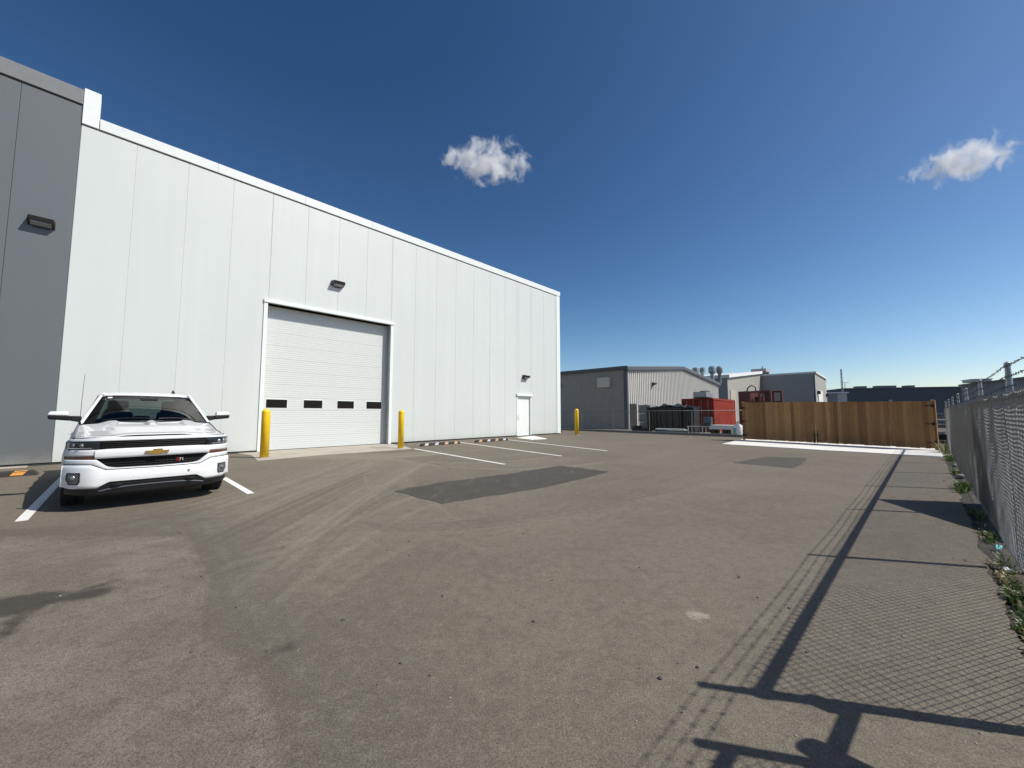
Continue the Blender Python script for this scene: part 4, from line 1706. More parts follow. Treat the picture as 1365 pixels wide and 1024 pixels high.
def cloth(a, b):
    top = Vector((2.38, -.075, 1.60))
    l, r_ = Vector((-.22, -.075, .04)), Vector((2.45, -.075, .04))
    p = l.lerp(r_, a).lerp(top, b)
    p.y += .012 * mnoise.noise(Vector((p.x * 2, p.z * 2, 3)))
    return tuple(p)


c = MB().grid(cloth, 14, 14).build('fabric', M['tarp'], tc, smooth=True)
sl = c.modifiers.new('thickness', 'SOLIDIFY')
sl.thickness = .004
mb = MB()
mb.tube((2.42, -.085, 0), (2.30, -.085, 1.74), .012, 8)
mb.build('pole', M['galv'], tc)


# ----------------------------------------------------------------- weeds and litter along the fence
def weed(label, px, py, n, h, dry, spread, loc=None):
    mb = MB()
    for i in range(n):
        a = random.random() * 2 * PI
        r = abs(random.gauss(0, spread))
        bx, by = r * math.cos(a) * 2.6, r * math.sin(a) * .45
        hh = h * random.uniform(.3, .9)
        ln = random.uniform(.2, .8) * hh
        dx, dy = ln * math.cos(a + random.gauss(0, .7)), ln * math.sin(a + random.gauss(0, .7))
        w = random.uniform(.006, .014) * (1.6 if random.random() < .3 else 1)
        nx, ny = -dy, dx
        L = math.hypot(nx, ny) + 1e-6
        nx, ny = nx / L * w, ny / L * w
        p0 = (bx, by, 0)
        m1 = (bx + dx * .35, by + dy * .35, hh * .62)
        tp = (bx + dx, by + dy, hh * random.uniform(.7, 1))
        mi = 1 if random.random() < dry else 0
        mb.add([(p0[0] - nx * .6, p0[1] - ny * .6, 0), (p0[0] + nx * .6, p0[1] + ny * .6, 0), (m1[0] + nx, m1[1] + ny, m1[2]), (m1[0] - nx, m1[1] - ny, m1[2]), tp],
               [(0, 1, 2, 3), (3, 2, 4)], mi)
        if random.random() < .6:
            # a broad leaf
            c = Vector(m1).lerp(Vector(tp), random.random())
            e = Vector((random.gauss(0, 1), random.gauss(0, 1), random.gauss(.2, .5))).normalized() * random.uniform(.012, .028)
            f = e.cross(Vector((0, 0, 1))).normalized() * e.length * .35
            mb.add([c, c + e * .5 + f, c + e, c + e * .5 - f], [(0, 1, 2, 3)], mi)
    p = at(px, py) if loc is None else loc
    o = mb.build('weed', [M['leaf'], M['leaf_dry']])
    o.location = (p.x, p.y, -.02)
    o.rotation_euler = (0, 0, FEN_ANG)
    tag(o, label, 'weed', 'weeds along the chain link fence')
    return o


weed('green weed clump at the foot of the fence beyond the triangular cloth shadow', 1284, 652, 170, .22, .08, .13)
weed('bright green weeds by the far end of the fence near the gate', 1271, 613, 130, .34, .1, .20)
weed('low weed tuft shaded by the triangular cloth', 1302, 688, 90, .10, .1, .12)
weed('small weed tuft at the near edge of the cloth shadow', 1318, 714, 80, .09, .2, .09)
weed('pale dry weed clump beside the teal scrap', 1340, 760, 150, .09, .5, .09)
weed('broad-leaved green weed just past the dry grass tuft by the fence', 1356, 797, 170, .10, .15, .08)
weed('dry grass tuft right of the first fence post shadow', 1347, 775, 110, .08, .8, .08)
weed('sparse weed growing low at the fence foot close to the camera', 1366, 838, 90, .06, .25, .07)
weed('thin weeds at the fence foot between the two green clumps', 1277, 632, 70, .16, .2, .15)


def litter(name, label, cat, px, py, m_, w, d, h, rz):
    p = at(px, py)
    mb = MB()
    mb.grid(lambda a, b: ((a - .5) * w, (b - .5) * d, .01 + h * abs(mnoise.noise(Vector((a * 3 + px, b * 3, 2)))) + h * .4 * a), 6, 5)
    o = mb.build(name, m_)
    s_ = o.modifiers.new('thickness', 'SOLIDIFY')
    s_.thickness = .003
    o.location = p
    o.rotation_euler = (0, 0, rz)
    tag(o, label, cat)


litter('plastic_scrap', 'teal plastic scrap lying at the fence foot', 'litter', 1331, 733, M['teal'], .10, .05, .05, .6)
litter('paper_scrap', 'white paper scrap lying in the dry weeds by the fence', 'litter', 1347, 764, M['white_sheet'], .07, .05, .05, 1.9)
litter('plastic_sheet', 'crumpled white plastic on the dirt by the slab corner', 'litter', 1263, 608, M['white_sheet'], .45, .22, .05, .3)
for nm_, lb_, q, r_ in (('rock', 'grey rock at the fence foot beside the tall weed clump', (1281, 637), .08), ('rock', 'small pale rock at the fence foot near the slab', (1273, 622), .06)):
    mb = MB()
    stone(mb, Vector((0, 0, r_ * .4)), r_, .7)
    o = mb.build(nm_, M['concrete_block'])
    o.location = at(*q)
    tag(o, lb_, 'rock', 'rocks along the fence foot')

# ----------------------------------------------------------------- wooden gate
GLp, GRp = at(991, 587.0), at(1249.5, 601.0)
gdir = (GRp - GLp).normalized()
g_ang = math.atan2(gdir.y, gdir.x)
GLEN = (GRp - GLp).length
split = None
# the seam between the leaves sits at photograph x = 1086
for tt in np.linspace(0, 1, 2001):
    q = GLp + (GRp - GLp) * tt
    if 682.5 + F_PX * q.x / (q.y * math.cos(PITCH)) > 1086 + 0:
        split = GLEN * tt
        break


def gate_leaf(label, u0, u1, ht0, ht1, hinge_left):
    t = thing('wooden_gate', label, 'gate', GLp, g_ang, 'wooden gate leaves')
    n = int(round((u1 - u0) / .142))
    w = (u1 - u0) / n
    for i in range(n):
        a, b = u0 + i * w, u0 + (i + 1) * w
        top = ht0 + (ht1 - ht0) * ((a + b) / 2) / GLEN
        mb = MB()
        g = random.uniform(.002, .006)
        jz = random.uniform(-.008, .008)
        jy = random.uniform(-.006, .006)
        mb.box(a + g / 2, b - g / 2, jy, jy + .019, .075 + random.uniform(-.01, .01), top + jz)
        mb.build('board', M['wood'], t, bevel=.003)
    mb = MB()
    for z in (.35, .95, 1.6):
        mb.box(u0 + .02, u1 - .02, .024, .062, z, z + .09)
    mb.build('rail', M['wood'], t)
    # hinges: long straps with a pin
    hx = u0 if hinge_left else u1
    sg = 1 if hinge_left else -1
    for z in (.30, 1.02, 1.72):
        mb = MB()
        mb.box(*sorted((hx + sg * .02, hx + sg * .24)), -.016, -.005, z - .016, z + .016)
        mb.box(*sorted((hx - sg * .04, hx + sg * .05)), -.020, -.005, z - .05, z + .05)
        mb.tube((hx, -.018, z - .07), (hx, -.018, z + .07), .014, 8)
        mb.build('hinge', M['black_plastic'], t)
    fx = u1 if hinge_left else u0
    mb = MB()
    sx = -sg
    mb.tube((fx + sx * .06, -.022, .03), (fx + sx * .06, -.022, .62), .012, 8)
    mb.box(*sorted((fx + sx * .03, fx + sx * .09)), -.03, -.006, .40, .46)
    mb.build('drop_bolt', M['black_plastic'], t)
    return t


H0, H1 = 2.02, 1.895
gate_leaf('left leaf of the brown wooden gate, beside the red container', .02, split - .004, H0, H1, True)
gate_leaf('right leaf of the brown wooden gate, beside the chain link fence', split + .004, GLEN - .03, H0, H1, False)
for u, lb in ((.0, 'wooden gate post at the left end of the gate'), (GLEN - .02, 'wooden gate post next to the chain link fence')):
    t = thing('gate_post', lb, 'post', GLp + gdir * u, g_ang, 'posts of the wooden gate')
    MB().box(-.05, .05, .065, .165, -.05, (H0 if u == 0 else H1) + .03).build('shaft', M['wood'], t, bevel=.006)
    MB().hexa([(-.055, .06, (H0 if u == 0 else H1) + .032), (.055, .06, (H0 if u == 0 else H1) + .032), (.055, .17, (H0 if u == 0 else H1) + .032), (-.055, .17, (H0 if u == 0 else H1) + .032)],
              [(-.02, .09, (H0 if u == 0 else H1) + .045), (.02, .09, (H0 if u == 0 else H1) + .045), (.02, .14, (H0 if u == 0 else H1) + .045), (-.02, .14, (H0 if u == 0 else H1) + .045)]).build('post_cap', M['wood'], t)

# ----------------------------------------------------------------- rear chain-link fence and kerb
KA, KB = at(700, 571.5), at(990, 583.2)
kd = (KB - KA).normalized()
k_ang = math.atan2(kd.y, kd.x)
KL = (KB - KA).length
rf = thing('chain_link_fence', 'low chain link fence on a concrete kerb in front of the charcoal metal building', 'fence', KA, k_ang)
KZ = .16
mb = MB().box(0, KL, 0, .22, -.05, KZ)
mb.build('kerb', M['concrete_dark'], rf, bevel=.015)
RZ = 1.62
mb = MB().tube((0, .11, RZ), (KL, .11, RZ), .020, 10)
mb.build('top_rail', M['galv_old'], rf, smooth=True)
u = .6
while u < KL:
    MB().tube((u, .11, KZ - .02), (u, .11, RZ + .03), .026, 10).build('post', M['galv_old'], rf, angle=40)
    u += 3.05
mb = MB()
H = RZ - KZ - .03
for fam in (0, 1):
    for i in range(int((KL + H) / .0718)):
        a = -H + i * .0718
        p0, p1 = ((a, KZ + .02), (a + H, RZ)) if fam == 0 else ((a + H, KZ + .02), (a, RZ))
        if min(p0[0], p1[0]) < 0 or max(p0[0], p1[0]) > KL:
            continue
        mb.tube((p0[0], .075 + fam * .004, p0[1]), (p1[0], .075 + fam * .004, p1[1]), .0009, 3, False)
o = mb.build('mesh_fabric', M['wire_dark'], rf)
o['kind'] = 'stuff'


# ----------------------------------------------------------------- charcoal / stone metal building
def ribbed(mb, L, top, pitch=.40, z0=0.0, dep=.085):
    """trapezoid ribs along x at y = 0 (out is -y), wall height top(x)"""
    xs = []
    n = int(L / pitch)
    for i in range(n):
        x = i * pitch
        xs += [(x, 0), (x + pitch * .50, 0), (x + pitch * .60, -dep), (x + pitch * .92, -dep)]
    xs.append((L, 0))
    vs, fs = [], []
    for x, y in xs:
        x = min(x, L)
        vs += [(x, y, z0), (x, y, top(x))]
    for i in range(len(xs) - 1):
        fs.append((2 * i, 2 * i + 2, 2 * i + 3, 2 * i + 1))
    return mb.add(vs, fs)


C1 = far(836, 36)
b1 = thing('metal_building', 'gabled metal building with charcoal side and pale ribbed end wall', 'building', C1, WALL_ANG)
L1, R1 = 27.8, 13.8
EZ, RZ1 = 5.72, 6.95


def gable(x):
    return EZ + (RZ1 - EZ) * (1 - abs(x - R1) / R1)


mb = ribbed(MB(), L1, lambda x: gable(x) - .05)
mb.build('end_wall', M['metal_light'], b1)
mb = MB()
ribbed(mb, 26, lambda x: EZ - .05, dep=.03)
for i, v in enumerate(mb.v):                      # turn it round the corner: runs back from the corner
    x, y, z = v
    mb.v[i] = (y, x, z)
mb.f = [f[::-1] for f in mb.f]
mb.build('side_wall', M['metal_dark'], b1)
mb = MB()
n = 2
mb.hexa([(-.25, -.25, EZ - .02), (R1, -.25, RZ1 - .02), (R1, 26, RZ1 - .02), (-.25, 26, EZ - .02)],
        [(-.25, -.25, EZ + .10), (R1, -.25, RZ1 + .10), (R1, 26, RZ1 + .10), (-.25, 26, EZ + .10)])
mb.hexa([(R1, -.25, RZ1 - .02), (L1 + .25, -.25, EZ - .02), (L1 + .25, 26, EZ - .02), (R1, 26, RZ1 - .02)],
        [(R1, -.25, RZ1 + .10), (L1 + .25, -.25, EZ + .10), (L1 + .25, 26, EZ + .10), (R1, 26, RZ1 + .10)])
rf_ = mb.build('roof', M['galv'], b1, fix=True)
mb = MB()
mb.hexa([(-.27, -.30, EZ - .30), (R1, -.30, RZ1 - .30), (R1, -.24, RZ1 - .30), (-.27, -.24, EZ - .30)],
        [(-.27, -.30, EZ + .02), (R1, -.30, RZ1 + .02), (R1, -.24, RZ1 + .02), (-.27, -.24, EZ + .02)])
mb.hexa([(R1, -.30, RZ1 - .30), (L1 + .27, -.30, EZ - .30), (L1 + .27, -.24, EZ - .30), (R1, -.24, RZ1 - .30)],
        [(R1, -.30, RZ1 + .02), (L1 + .27, -.30, EZ + .02), (L1 + .27, -.24, EZ + .02), (R1, -.24, RZ1 + .02)])
mb.box(-.32, -.26, -.24, 26, EZ - .20, EZ + .12)
mb.build('fascia', M['metal_roof'], b1)
mb = MB().box(-.13, .16, -.13, -.09, 0, EZ - .2).box(-.13, -.09, -.09, .22, 0, EZ - .2)
mb.build('corner_trim', M['metal_roof'], b1)
MB().box(.35, 1.75, -.12, .01, 0, 2.35).build('doorway', M['black_matte'], b1)  # solid black box; the open doorway's inner shade is put into its colour
mb = MB()
mb.box(-.32, -.0, 1.6, 2.9, 3.95, 4.9)
for i in range(5):
    mb.box(-.36, -.325, 1.65, 2.85, 4.02 + i * .17, 4.10 + i * .17)
mb.build('louver_hood', M['metal_light'], b1, bevel=.01)


def mini_light(label, parent_pt, rz):
    t = thing('wall_light', label, 'wall light', parent_pt, rz, 'small dark lights on the metal building')
    mb = MB()
    mb.hexa([(-.18, -.42, -.02), (.18, -.42, -.02), (.18, 0, -.20), (-.18, 0, -.20)], [(-.16, -.46, .10), (.16, -.46, .10), (.18, 0, .20), (-.18, 0, .20)])
    mb.build('housing', M['bronze'], t, bevel=.02)
    mb = MB().box(-.12, .12, -.36, -.10, -.11, -.09)
    mb.build('lens', M['lens'], t)
    return t


mini_light('dark light on the pale ribbed wall left of its ridge', C1 + WD * 5.4 + WN * .04 + Vector((0, 0, 4.45)), WALL_ANG)
mini_light('dark light at the far right of the pale ribbed wall', C1 + WD * 22.3 + WN * .04 + Vector((0, 0, 4.35)), WALL_ANG)
mini_light('dark light on the charcoal metal wall beside the white corner', C1 - WN * 7.6 - WD * .04 + Vector((0, 0, 4.35)), WALL_ANG - PI / 2)

# ----------------------------------------------------------------- beige and grey building behind
MC = far(1089, 81)
JC = MC - WN * 10.0
WC = JC - WD * 26.0
b2 = thing('grey_building', 'large grey and beige building with white roof edge behind the red container', 'building', MC, WALL_ANG)


def loc2(p):
    q = p - MC
    return (q.dot(WD), -q.dot(WN))


zt = hgt(1089, 497.5, 81)
zj = hgt(1014, 501, JC.y)
wx, wy = loc2(WC)
jx, jy = loc2(JC)
zw0, zw1 = hgt(971, 504, WC.y), hgt(1014, 498.5, JC.y)
mb = MB()
mb.hexa([(0, 0, 0), (.3, 0, 0), (.3, 40, 0), (0, 40, 0)], [(0, 0, zt), (.3, 0, zt), (.3, 40, zt), (0, 40, zt)])
mb.build('side_wall', M['metal_dark'], b2)
mb = MB()
mb.hexa([(0, -.02, 0), (22, -.02, 0), (22, .3, 0), (0, .3, 0)], [(0, -.02, zt), (22, -.02, zt), (22, .3, zt), (0, .3, zt)])
mb.build('end_wall', M['metal_beige'], b2)
mb = MB()
mb.hexa([(wx, jy - .3, 0), (-.01, jy - .3, 0), (-.01, jy, 0), (wx, jy, 0)], [(wx, jy - .3, zw0), (-.01, jy - .3, zw1), (-.01, jy, zw1), (wx, jy, zw0)])
mb.build('wing_wall', M['metal_beige'], b2)
mb = MB().box(wx - .25, wx - .01, jy - .3, jy + 14, 0, zw0)
mb.build('wing_side', M['metal_dark'], b2)  # shaded face of the wing, the shade put into a darker metal
mb = MB()
mb.hexa([(wx - .5, jy - .7, zw0), (-.02, jy - .7, zw1), (-.02, jy + 14, zw1), (wx - .5, jy + 14, zw0)],
        [(wx - .5, jy - .7, zw0 + .55), (-.02, jy - .7, zw1 + .55), (-.02, jy + 14, zw1 + .55), (wx - .5, jy + 14, zw0 + .55)])
mb.build('wing_roof', M['roof_white'], b2)
mb = MB().box(-.2, 22.2, -.3, 40, zt + .01, zt + .35)
mb.build('roof', M['roof_white'], b2)
mb = MB().box(4, 12, -.12, -.03, 0, hgt(1097, 520, 85))
mb.build('loading_door', M['roof_white'], b2)
mb = MB().box(wx + 1.0, wx + 4.2, jy - .42, jy - .31, 0, hgt(978, 522, 75))
mb.build('bay_door', simple('cream door', (.44, .41, .33), .5), b2)
for x in (2.2, 19.5):
    MB().box(x, x + .7, -.6, -.03, 5.6, 6.3).build('lamp', M['bronze'], b2)
mb = MB()
gx = wx + 11.5
mb.path([(gx, jy - .35, 5.0), (gx, jy - .9, 6.6), (gx, jy - 1.5, 7.0), (gx, jy - 2.1, 6.6), (gx, jy - 2.2, 5.9)], .12, 6)
mb.tube((gx, jy - 2.2, 5.9), (gx, jy - 2.2, 5.2), .25, 8, r1=.6)
mb.build('gooseneck_lamp', M['bronze'], b2)

# rooftop machinery


def roof_vent(label, px, py0, py1, wpx, Yd, two):
    p = far(px, Yd)
    z0, z1 = hgt(px, py1, Yd), hgt(px, py0, Yd)
    w = wpx / F_PX * Yd
    t = thing('roof_ventilator', label, 'roof ventilator', (p.x, p.y, z0), 0, 'ventilators on the roofs')
    hh = z1 - z0
    for k_, (xo, s_) in enumerate(((-.28 * w, .5), (.27 * w, .42))):
        r = w * s_ / 2
        mb = MB()
        mb.lathe([(r * .55, -1.0), (r * .55, hh * .35), (r * 1.0, hh * .5), (r * 1.0, hh * .95), (r * .8, hh)], 18, (xo, 0, 0))
        mb.build('stack', M['galv'], t, angle=40)
        mb = MB()
        mb.lathe([(r * .75, hh), (r * .75, hh * 1.05), (r * .2, hh * 1.1)], 18, (xo, 0, 0))
        mb.build('cowl', M['galv'], t, angle=40)
    return t


roof_vent('pair of square-topped vents rising behind the sloping gable roof', 934, 491, 502, 17, 72, True)
roof_vent('larger pair of round vents beside the white roof edge', 956.5, 489.5, 503, 18, 66, True)
p = far(1017, 92)
z0 = hgt(1017, 498.5, 92)
t = thing('rooftop_unit', 'flat grey rooftop unit with whip antennas on the beige building', 'rooftop unit', (p.x, p.y, z0), WALL_ANG)
wq = 28 / F_PX * 92
MB().box(-wq / 2, wq / 2, -1.5, 1.5, .35, 1.0).build('casing', M['metal_dark'], t)
mb = MB()
for x in (-wq * .4, -wq * .1, wq * .2, wq * .4):
    mb.box(x - .12, x + .12, -1.3, 1.3, -.4, .35)
mb.build('legs', M['metal_roof'], t)
mb = MB()
for x, h in ((wq * .30, 1.7), (wq * .45, 2.1), (wq * .1, 1.4)):
    mb.tube((x, 0, .9), (x, 0, h), .06, 5)
mb.build('antenna', M['metal_roof'], t)

# ----------------------------------------------------------------- far buildings
FA, FB = far(1126, 150), far(1316, 138)
fdv = (FB - FA).normalized()
fa = math.atan2(fdv.y, fdv.x)
fb = thing('far_building', 'long low dark slate building on the horizon behind the wooden gate', 'building', FA, fa)
FLn = (FB - FA).length
zf = hgt(1200, 518, 144)
MB().box(0, FLn, 0, 30, 0, zf).build('wall', M['navy_wall'], fb)
MB().box(-.3, FLn + .3, -.3, 30, zf + .01, zf + .5).build('roof_edge', M['metal_roof'], fb)
for x in (.33, .62):
    MB().box(FLn * x, FLn * x + 1.0, -.5, -.01, zf * .55, zf * .62).build('lamp', M['lens'], fb)
for x, w, h, lb in ((.18, 3.0, .7, 'small'), (.33, 6.0, .75, 'long'), (.55, 2.4, .7, 'small')):
    p = FA + fdv * (FLn * x)
    t = thing('rooftop_unit', {.18: 'small low vent box at the left of the dark slate roof', .33: 'long pale box on the dark slate roof', .55: 'small vent box right of the long box on the slate roof'}[x], 'rooftop unit', (p.x, p.y + 4, zf + .5), fa)
    MB().box(0, w, 0, 3, 0, h).build('casing', M['grey_wall'], t, bevel=.05)
    MB().box(-.1, w + .1, -.1, 3.1, h + .01, h + .2).build('lid', M['metal_roof'], t)
SA, SB = far(1104, 112), far(1118, 111)
sd = thing('shed', 'small shed with white roof between the grey building and the slate building', 'building', SA, math.atan2((SB - SA).y, (SB - SA).x))
zs = hgt(1112, 524.5, 111)
LS = (SB - SA).length
MB().box(0, LS, 0, 12, 0, zs).build('wall', M['metal_dark'], sd)
MB().box(LS + .01, LS + 2.2, .3, 12, 0, zs).build('side_wall', M['metal_light'], sd)  # sunlit side of the shed, the light put into a paler metal
mb = MB()
mb.hexa([(-.5, -.6, zs + .01), (LS + 2.4, -.6, zs + .01), (LS + 2.4, 12, zs + .5), (-.5, 12, zs + .5)], [(-.5, -.6, zs + .35), (LS + 2.4, -.6, zs + .35), (LS + 2.4, 12, zs + .9), (-.5, 12, zs + .9)])
mb.build('roof', M['roof_white'], sd)

p = far(1125, 125)
t = thing('radio_mast', 'tall thin lattice mast rising left of the slate building', 'mast', p)
zt_ = hgt(1125, 492, 125)
mb = MB()
for a in range(3):
    c, s = .35 * math.cos(a * 2.094), .35 * math.sin(a * 2.094)
    mb.tube((c, s, 0), (c * .5, s * .5, zt_), .07, 5)
mb.build('legs', M['metal_dark'], t)
mb = MB()
for i in range(14):
    for a in range(3):
        z = zt_ * i / 14
        k0, k1 = .35 * (1 - .5 * i / 14), .35 * (1 - .5 * (i + 1) / 14)
        mb.tube((k0 * math.cos(a * 2.094), k0 * math.sin(a * 2.094), z), (k1 * math.cos((a + 1) * 2.094), k1 * math.sin((a + 1) * 2.094), z + zt_ / 14), .04, 4)
mb.build('bracing', M['metal_dark'], t)
p = far(1141, 146)
t = thing('television_aerial', 'T-shaped aerial on the left end of the slate building roof', 'aerial', (p.x, p.y + 4, zf + .4))
za = hgt(1141, 511.5, 150) - zf
MB().tube((0, 0, -.2), (0, 0, za), .09, 6).build('pole', M['metal_dark'], t)
mb = MB().tube((-1.5, 0, za), (1.5, 0, za + .1), .07, 5)
for i in range(6):
    x = -1.4 + i * .56
    mb.tube((x, -.6, za), (x, .6, za), .04, 4)
mb.build('arms', M['metal_dark'], t)

# building beyond the right-hand fence
RA_, RB_ = far(1284, 62), far(1480, 39)
rdv = (RB_ - RA_).normalized()
rb = thing('yard_building', 'grey flat building beyond the barbed wire fence on the right', 'building', RA_, math.atan2(rdv.y, rdv.x))
RL = (RB_ - RA_).length
zr = hgt(1284, 515, 62)
MB().box(0, RL, 0, 20, 0, zr).build('wall', M['grey_wall'], rb)
MB().box(-.2, RL + .2, -.2, 20, zr + .01, zr + .28).build('roof_edge', M['metal_roof'], rb)
for x in (.18, .42, .66):
    MB().box(RL * x, RL * x + 3.4, -.05, -.01, 0, 3.6).build('loading_door', M['metal_dark'], rb)
p = RA_ + rdv * RL * .215
t = thing('rooftop_unit', 'pale box on the grey roof beyond the barbed wire', 'rooftop unit', (p.x, p.y + 2.5, zr + .28), math.atan2(rdv.y, rdv.x))
MB().box(0, 2.6, 0, 2, 0, .35).build('casing', M['metal_light'], t, bevel=.03)
MB().box(-.1, 2.7, -.1, 2.1, .36, .46).build('lid', M['roof_white'], t)

# ----------------------------------------------------------------- yard behind the rear fence
# red shipping container
CC = far(952, 30.2)
ct = thing('shipping_container', 'red shipping container with corrugated sides behind the rear fence', 'container', CC, WALL_ANG)
CLn, CWd, CHt = 6.06, 2.44, 2.62


def corr(mb, L, z0, z1, pitch=.28, dep=.036):
    xs = []
    n = int(L / pitch)
    for i in range(n):
        x = i * pitch
        xs += [(x, 0), (x + pitch * .30, 0), (x + pitch * .5, dep), (x + pitch * .8, dep)]
    xs.append((L, 0))
    vs, fs = [], []
    for x, y in xs:
        vs += [(x, y, z0), (x, y, z1)]
    for i in range(len(xs) - 1):
        fs.append((2 * i, 2 * i + 2, 2 * i + 3, 2 * i + 1))
    return mb.add(vs, fs)


mb = corr(MB(), CLn - .2, .18, CHt - .14)
for i, v in enumerate(mb.v):
    mb.v[i] = (v[0] + .1, v[1] + .03, v[2])
mb.build('side_panel', M['red_steel'], ct)
mb = MB().box(.1, CLn - .1, .12, CWd - .12, .2, CHt - .16)
mb.build('inner_box', M['red_steel'], ct)
mb = MB()
for x in (0, CLn - .12):
    for y in (0, CWd - .12):
        mb.box(x, x + .12, y, y + .12, 0, CHt)
mb.box(.12, CLn - .12, 0, .10, .0, .17)
mb.box(.12, CLn - .12, 0, .10, CHt - .13, CHt)
mb.box(.0, .10, .12, CWd - .12, 0, .17)
mb.box(.0, .10, .12, CWd - .12, CHt - .13, CHt)
mb.box(.12, CLn - .12, CWd - .10, CWd, CHt - .13, CHt)
mb.build('frame', M['red_steel'], ct, bevel=.012)
mb = MB()
for k_ in range(2):
    y0 = .13 + k_ * 1.10
    mb.box(.03, .07, y0, y0 + 1.07, .18, CHt - .15)
mb.build('door', M['red_steel'], ct, bevel=.01)
mb = MB()
for y in (.42, .92, 1.52, 2.02):
    mb.tube((-.012, y, .12), (-.012, y, CHt - .1), .018, 8)
    mb.box(-.03, .03, y - .10, y + .02, 1.0, 1.05)
mb.build('lock_rod', M['galv'], ct)
mb = MB().box(.02, CLn - .02, .02, CWd - .02, CHt - .02, CHt + .005)
mb.build('roof', M['red_steel'], ct)
mb = MB().lathe([(.003, -.02), (.11, -.018), (.12, .0)], 16, (.0, 1.92, 1.95), 'x')
mb.build('round_sticker', M['stripe_orange'], ct)
# scrap equipment on the container
t = thing('air_handler', 'grey weathered machine lying on top of the red container', 'machine', CC + WD * .5 - WN * .9 + Vector((0, 0, CHt + .01)), WALL_ANG + .1)
MB().box(-1.1, 1.3, -.45, .5, .08, .50).build('casing', M['galv'], t, bevel=.03)
mb = MB()
for x in (-.9, -.3, .3, .9):
    mb.box(x - .04, x + .04, -.5, .55, 0, .08)
mb.build('skid', M['metal_roof'], t)
mb = MB().lathe([(.34, .0), (.36, .10), (.30, .14), (.02, .15)], 18, (.5, 0, .50))
mb.build('fan_guard', M['metal_roof'], t)

# dark red skid showing above the gate, its shade put into the paint
DA = far(985, 27.5)
ds = thing('machine_skid', 'dark red steel skid frame standing behind the wooden gate', 'machine', DA, math.atan2((far(1029, 25.5) - far(985, 27.5)).y, (far(1029, 25.5) - far(985, 27.5)).x))
Ld = (far(1029, 25.5) - far(985, 27.5)).length
zt_, zb_ = hgt(1000, 521, 26.5), hgt(1000, 536, 26.5)
mb = MB()
mb.box(0, Ld * .34, 0, 1.4, 0, zt_)
mb.build('tank', M['red_dark_shade'], ds, bevel=.03)
mb = MB()
for x in (.36, .66, .98):
    mb.box(Ld * x - .05, Ld * x + .05, 0, .10, 0, zt_ - .03)
    mb.box(Ld * x - .05, Ld * x + .05, 1.2, 1.3, 0, zt_ - .03)
for y in (0, 1.2):
    mb.box(Ld * .37, Ld, y + .01, y + .09, zt_ - .13, zt_ - .01)
    mb.box(Ld * .37, Ld, y + .01, y + .09, zb_ - .05, zb_ + .06)
mb.build('frame', M['red_dark_shade'], ds)
mb = MB().box(Ld * .68, Ld * .97, .5, .55, zb_, zt_ - .15).box(Ld * .38, Ld * .64, .5, .6, zb_ - .2, zb_ + .35)
mb.build('guard_panel', M['red_dark_shade'], ds)

# stacked concrete blocks beside the doorway
for k_, (z0, lb) in enumerate(((0, 'bottom concrete block of the stack by the dark doorway'), (.72, 'middle concrete block of the stack by the dark doorway'), (1.44, 'top concrete block of the stack by the dark doorway'))):
    p = far(859, 32.0)
    t = thing('concrete_block', lb, 'concrete block', (p.x, p.y, z0), k_ang + .05 * k_, 'stacked concrete blocks')
    MB().box(-.48, .48, 0, .75, .005, .70).build('block', M['concrete_block'], t, bevel=.03)
    MB().box(-.12, .12, .25, .45, .70, .745).build('interlock', M['concrete_block'], t, bevel=.02)


# black bins
def bin_(label, px, Yd, wpx, top_py, rz, lump):
    p = far(px, Yd)
    w = wpx / F_PX * Yd
    h = hgt(px, top_py, Yd)
    t = thing('dumpster', label, 'dumpster', p, rz, 'black bins behind the rear fence')
    mb = MB()
    mb.hexa([(-w / 2 * .94, -.70, .12), (w / 2 * .94, -.70, .12), (w / 2 * .94, .70, .12), (-w / 2 * .94, .70, .12)],
            [(-w / 2, -.80, h * .955), (w / 2, -.80, h * .955), (w / 2, .80, h * .99), (-w / 2, .80, h * .99)])
    mb.build('bin_body', M['bin_black'], t, bevel=.03)
    mb = MB()
    n = 4
    for i in range(n):
        x = -w / 2 + w * (i + .5) / n
        mb.box(x - .035, x + .035, -.83, -.76, .18, h * .84)
    mb.build('rib', M['bin_black'], t)
    mb = MB()
    mb.grid(lambda a, b: ((a - .5) * w * 1.04, (b - .5) * 1.66, h * (.965 + .03 * b) + .02 + lump * max(0, mnoise.noise(Vector((a * 3 + px, b * 2, 1))) + .25)), 14, 8)
    o = mb.build('lid', M['bin_black'], t, smooth=True)
    s_ = o.modifiers.new('thickness', 'SOLIDIFY')
    s_.thickness = .05
    mb = MB()
    for x in (-w * .4, w * .4):
        for y in (-.55, .55):
            mb.lathe([(.09, -.03), (.09, .03)], 12, (x, y, .09), 'x')
    mb.build('caster', M['rubber'], t)


bin_('black bin next to the stacked concrete blocks', 875.5, 31.0, 15, 543, k_ang, .1)
bin_('wide black bin heaped with dark sheeting', 898, 30.0, 33, 541.5, k_ang, .28)
bin_('dark bin in front of the red container end', 922, 29.0, 13, 543, k_ang + .15, .15)

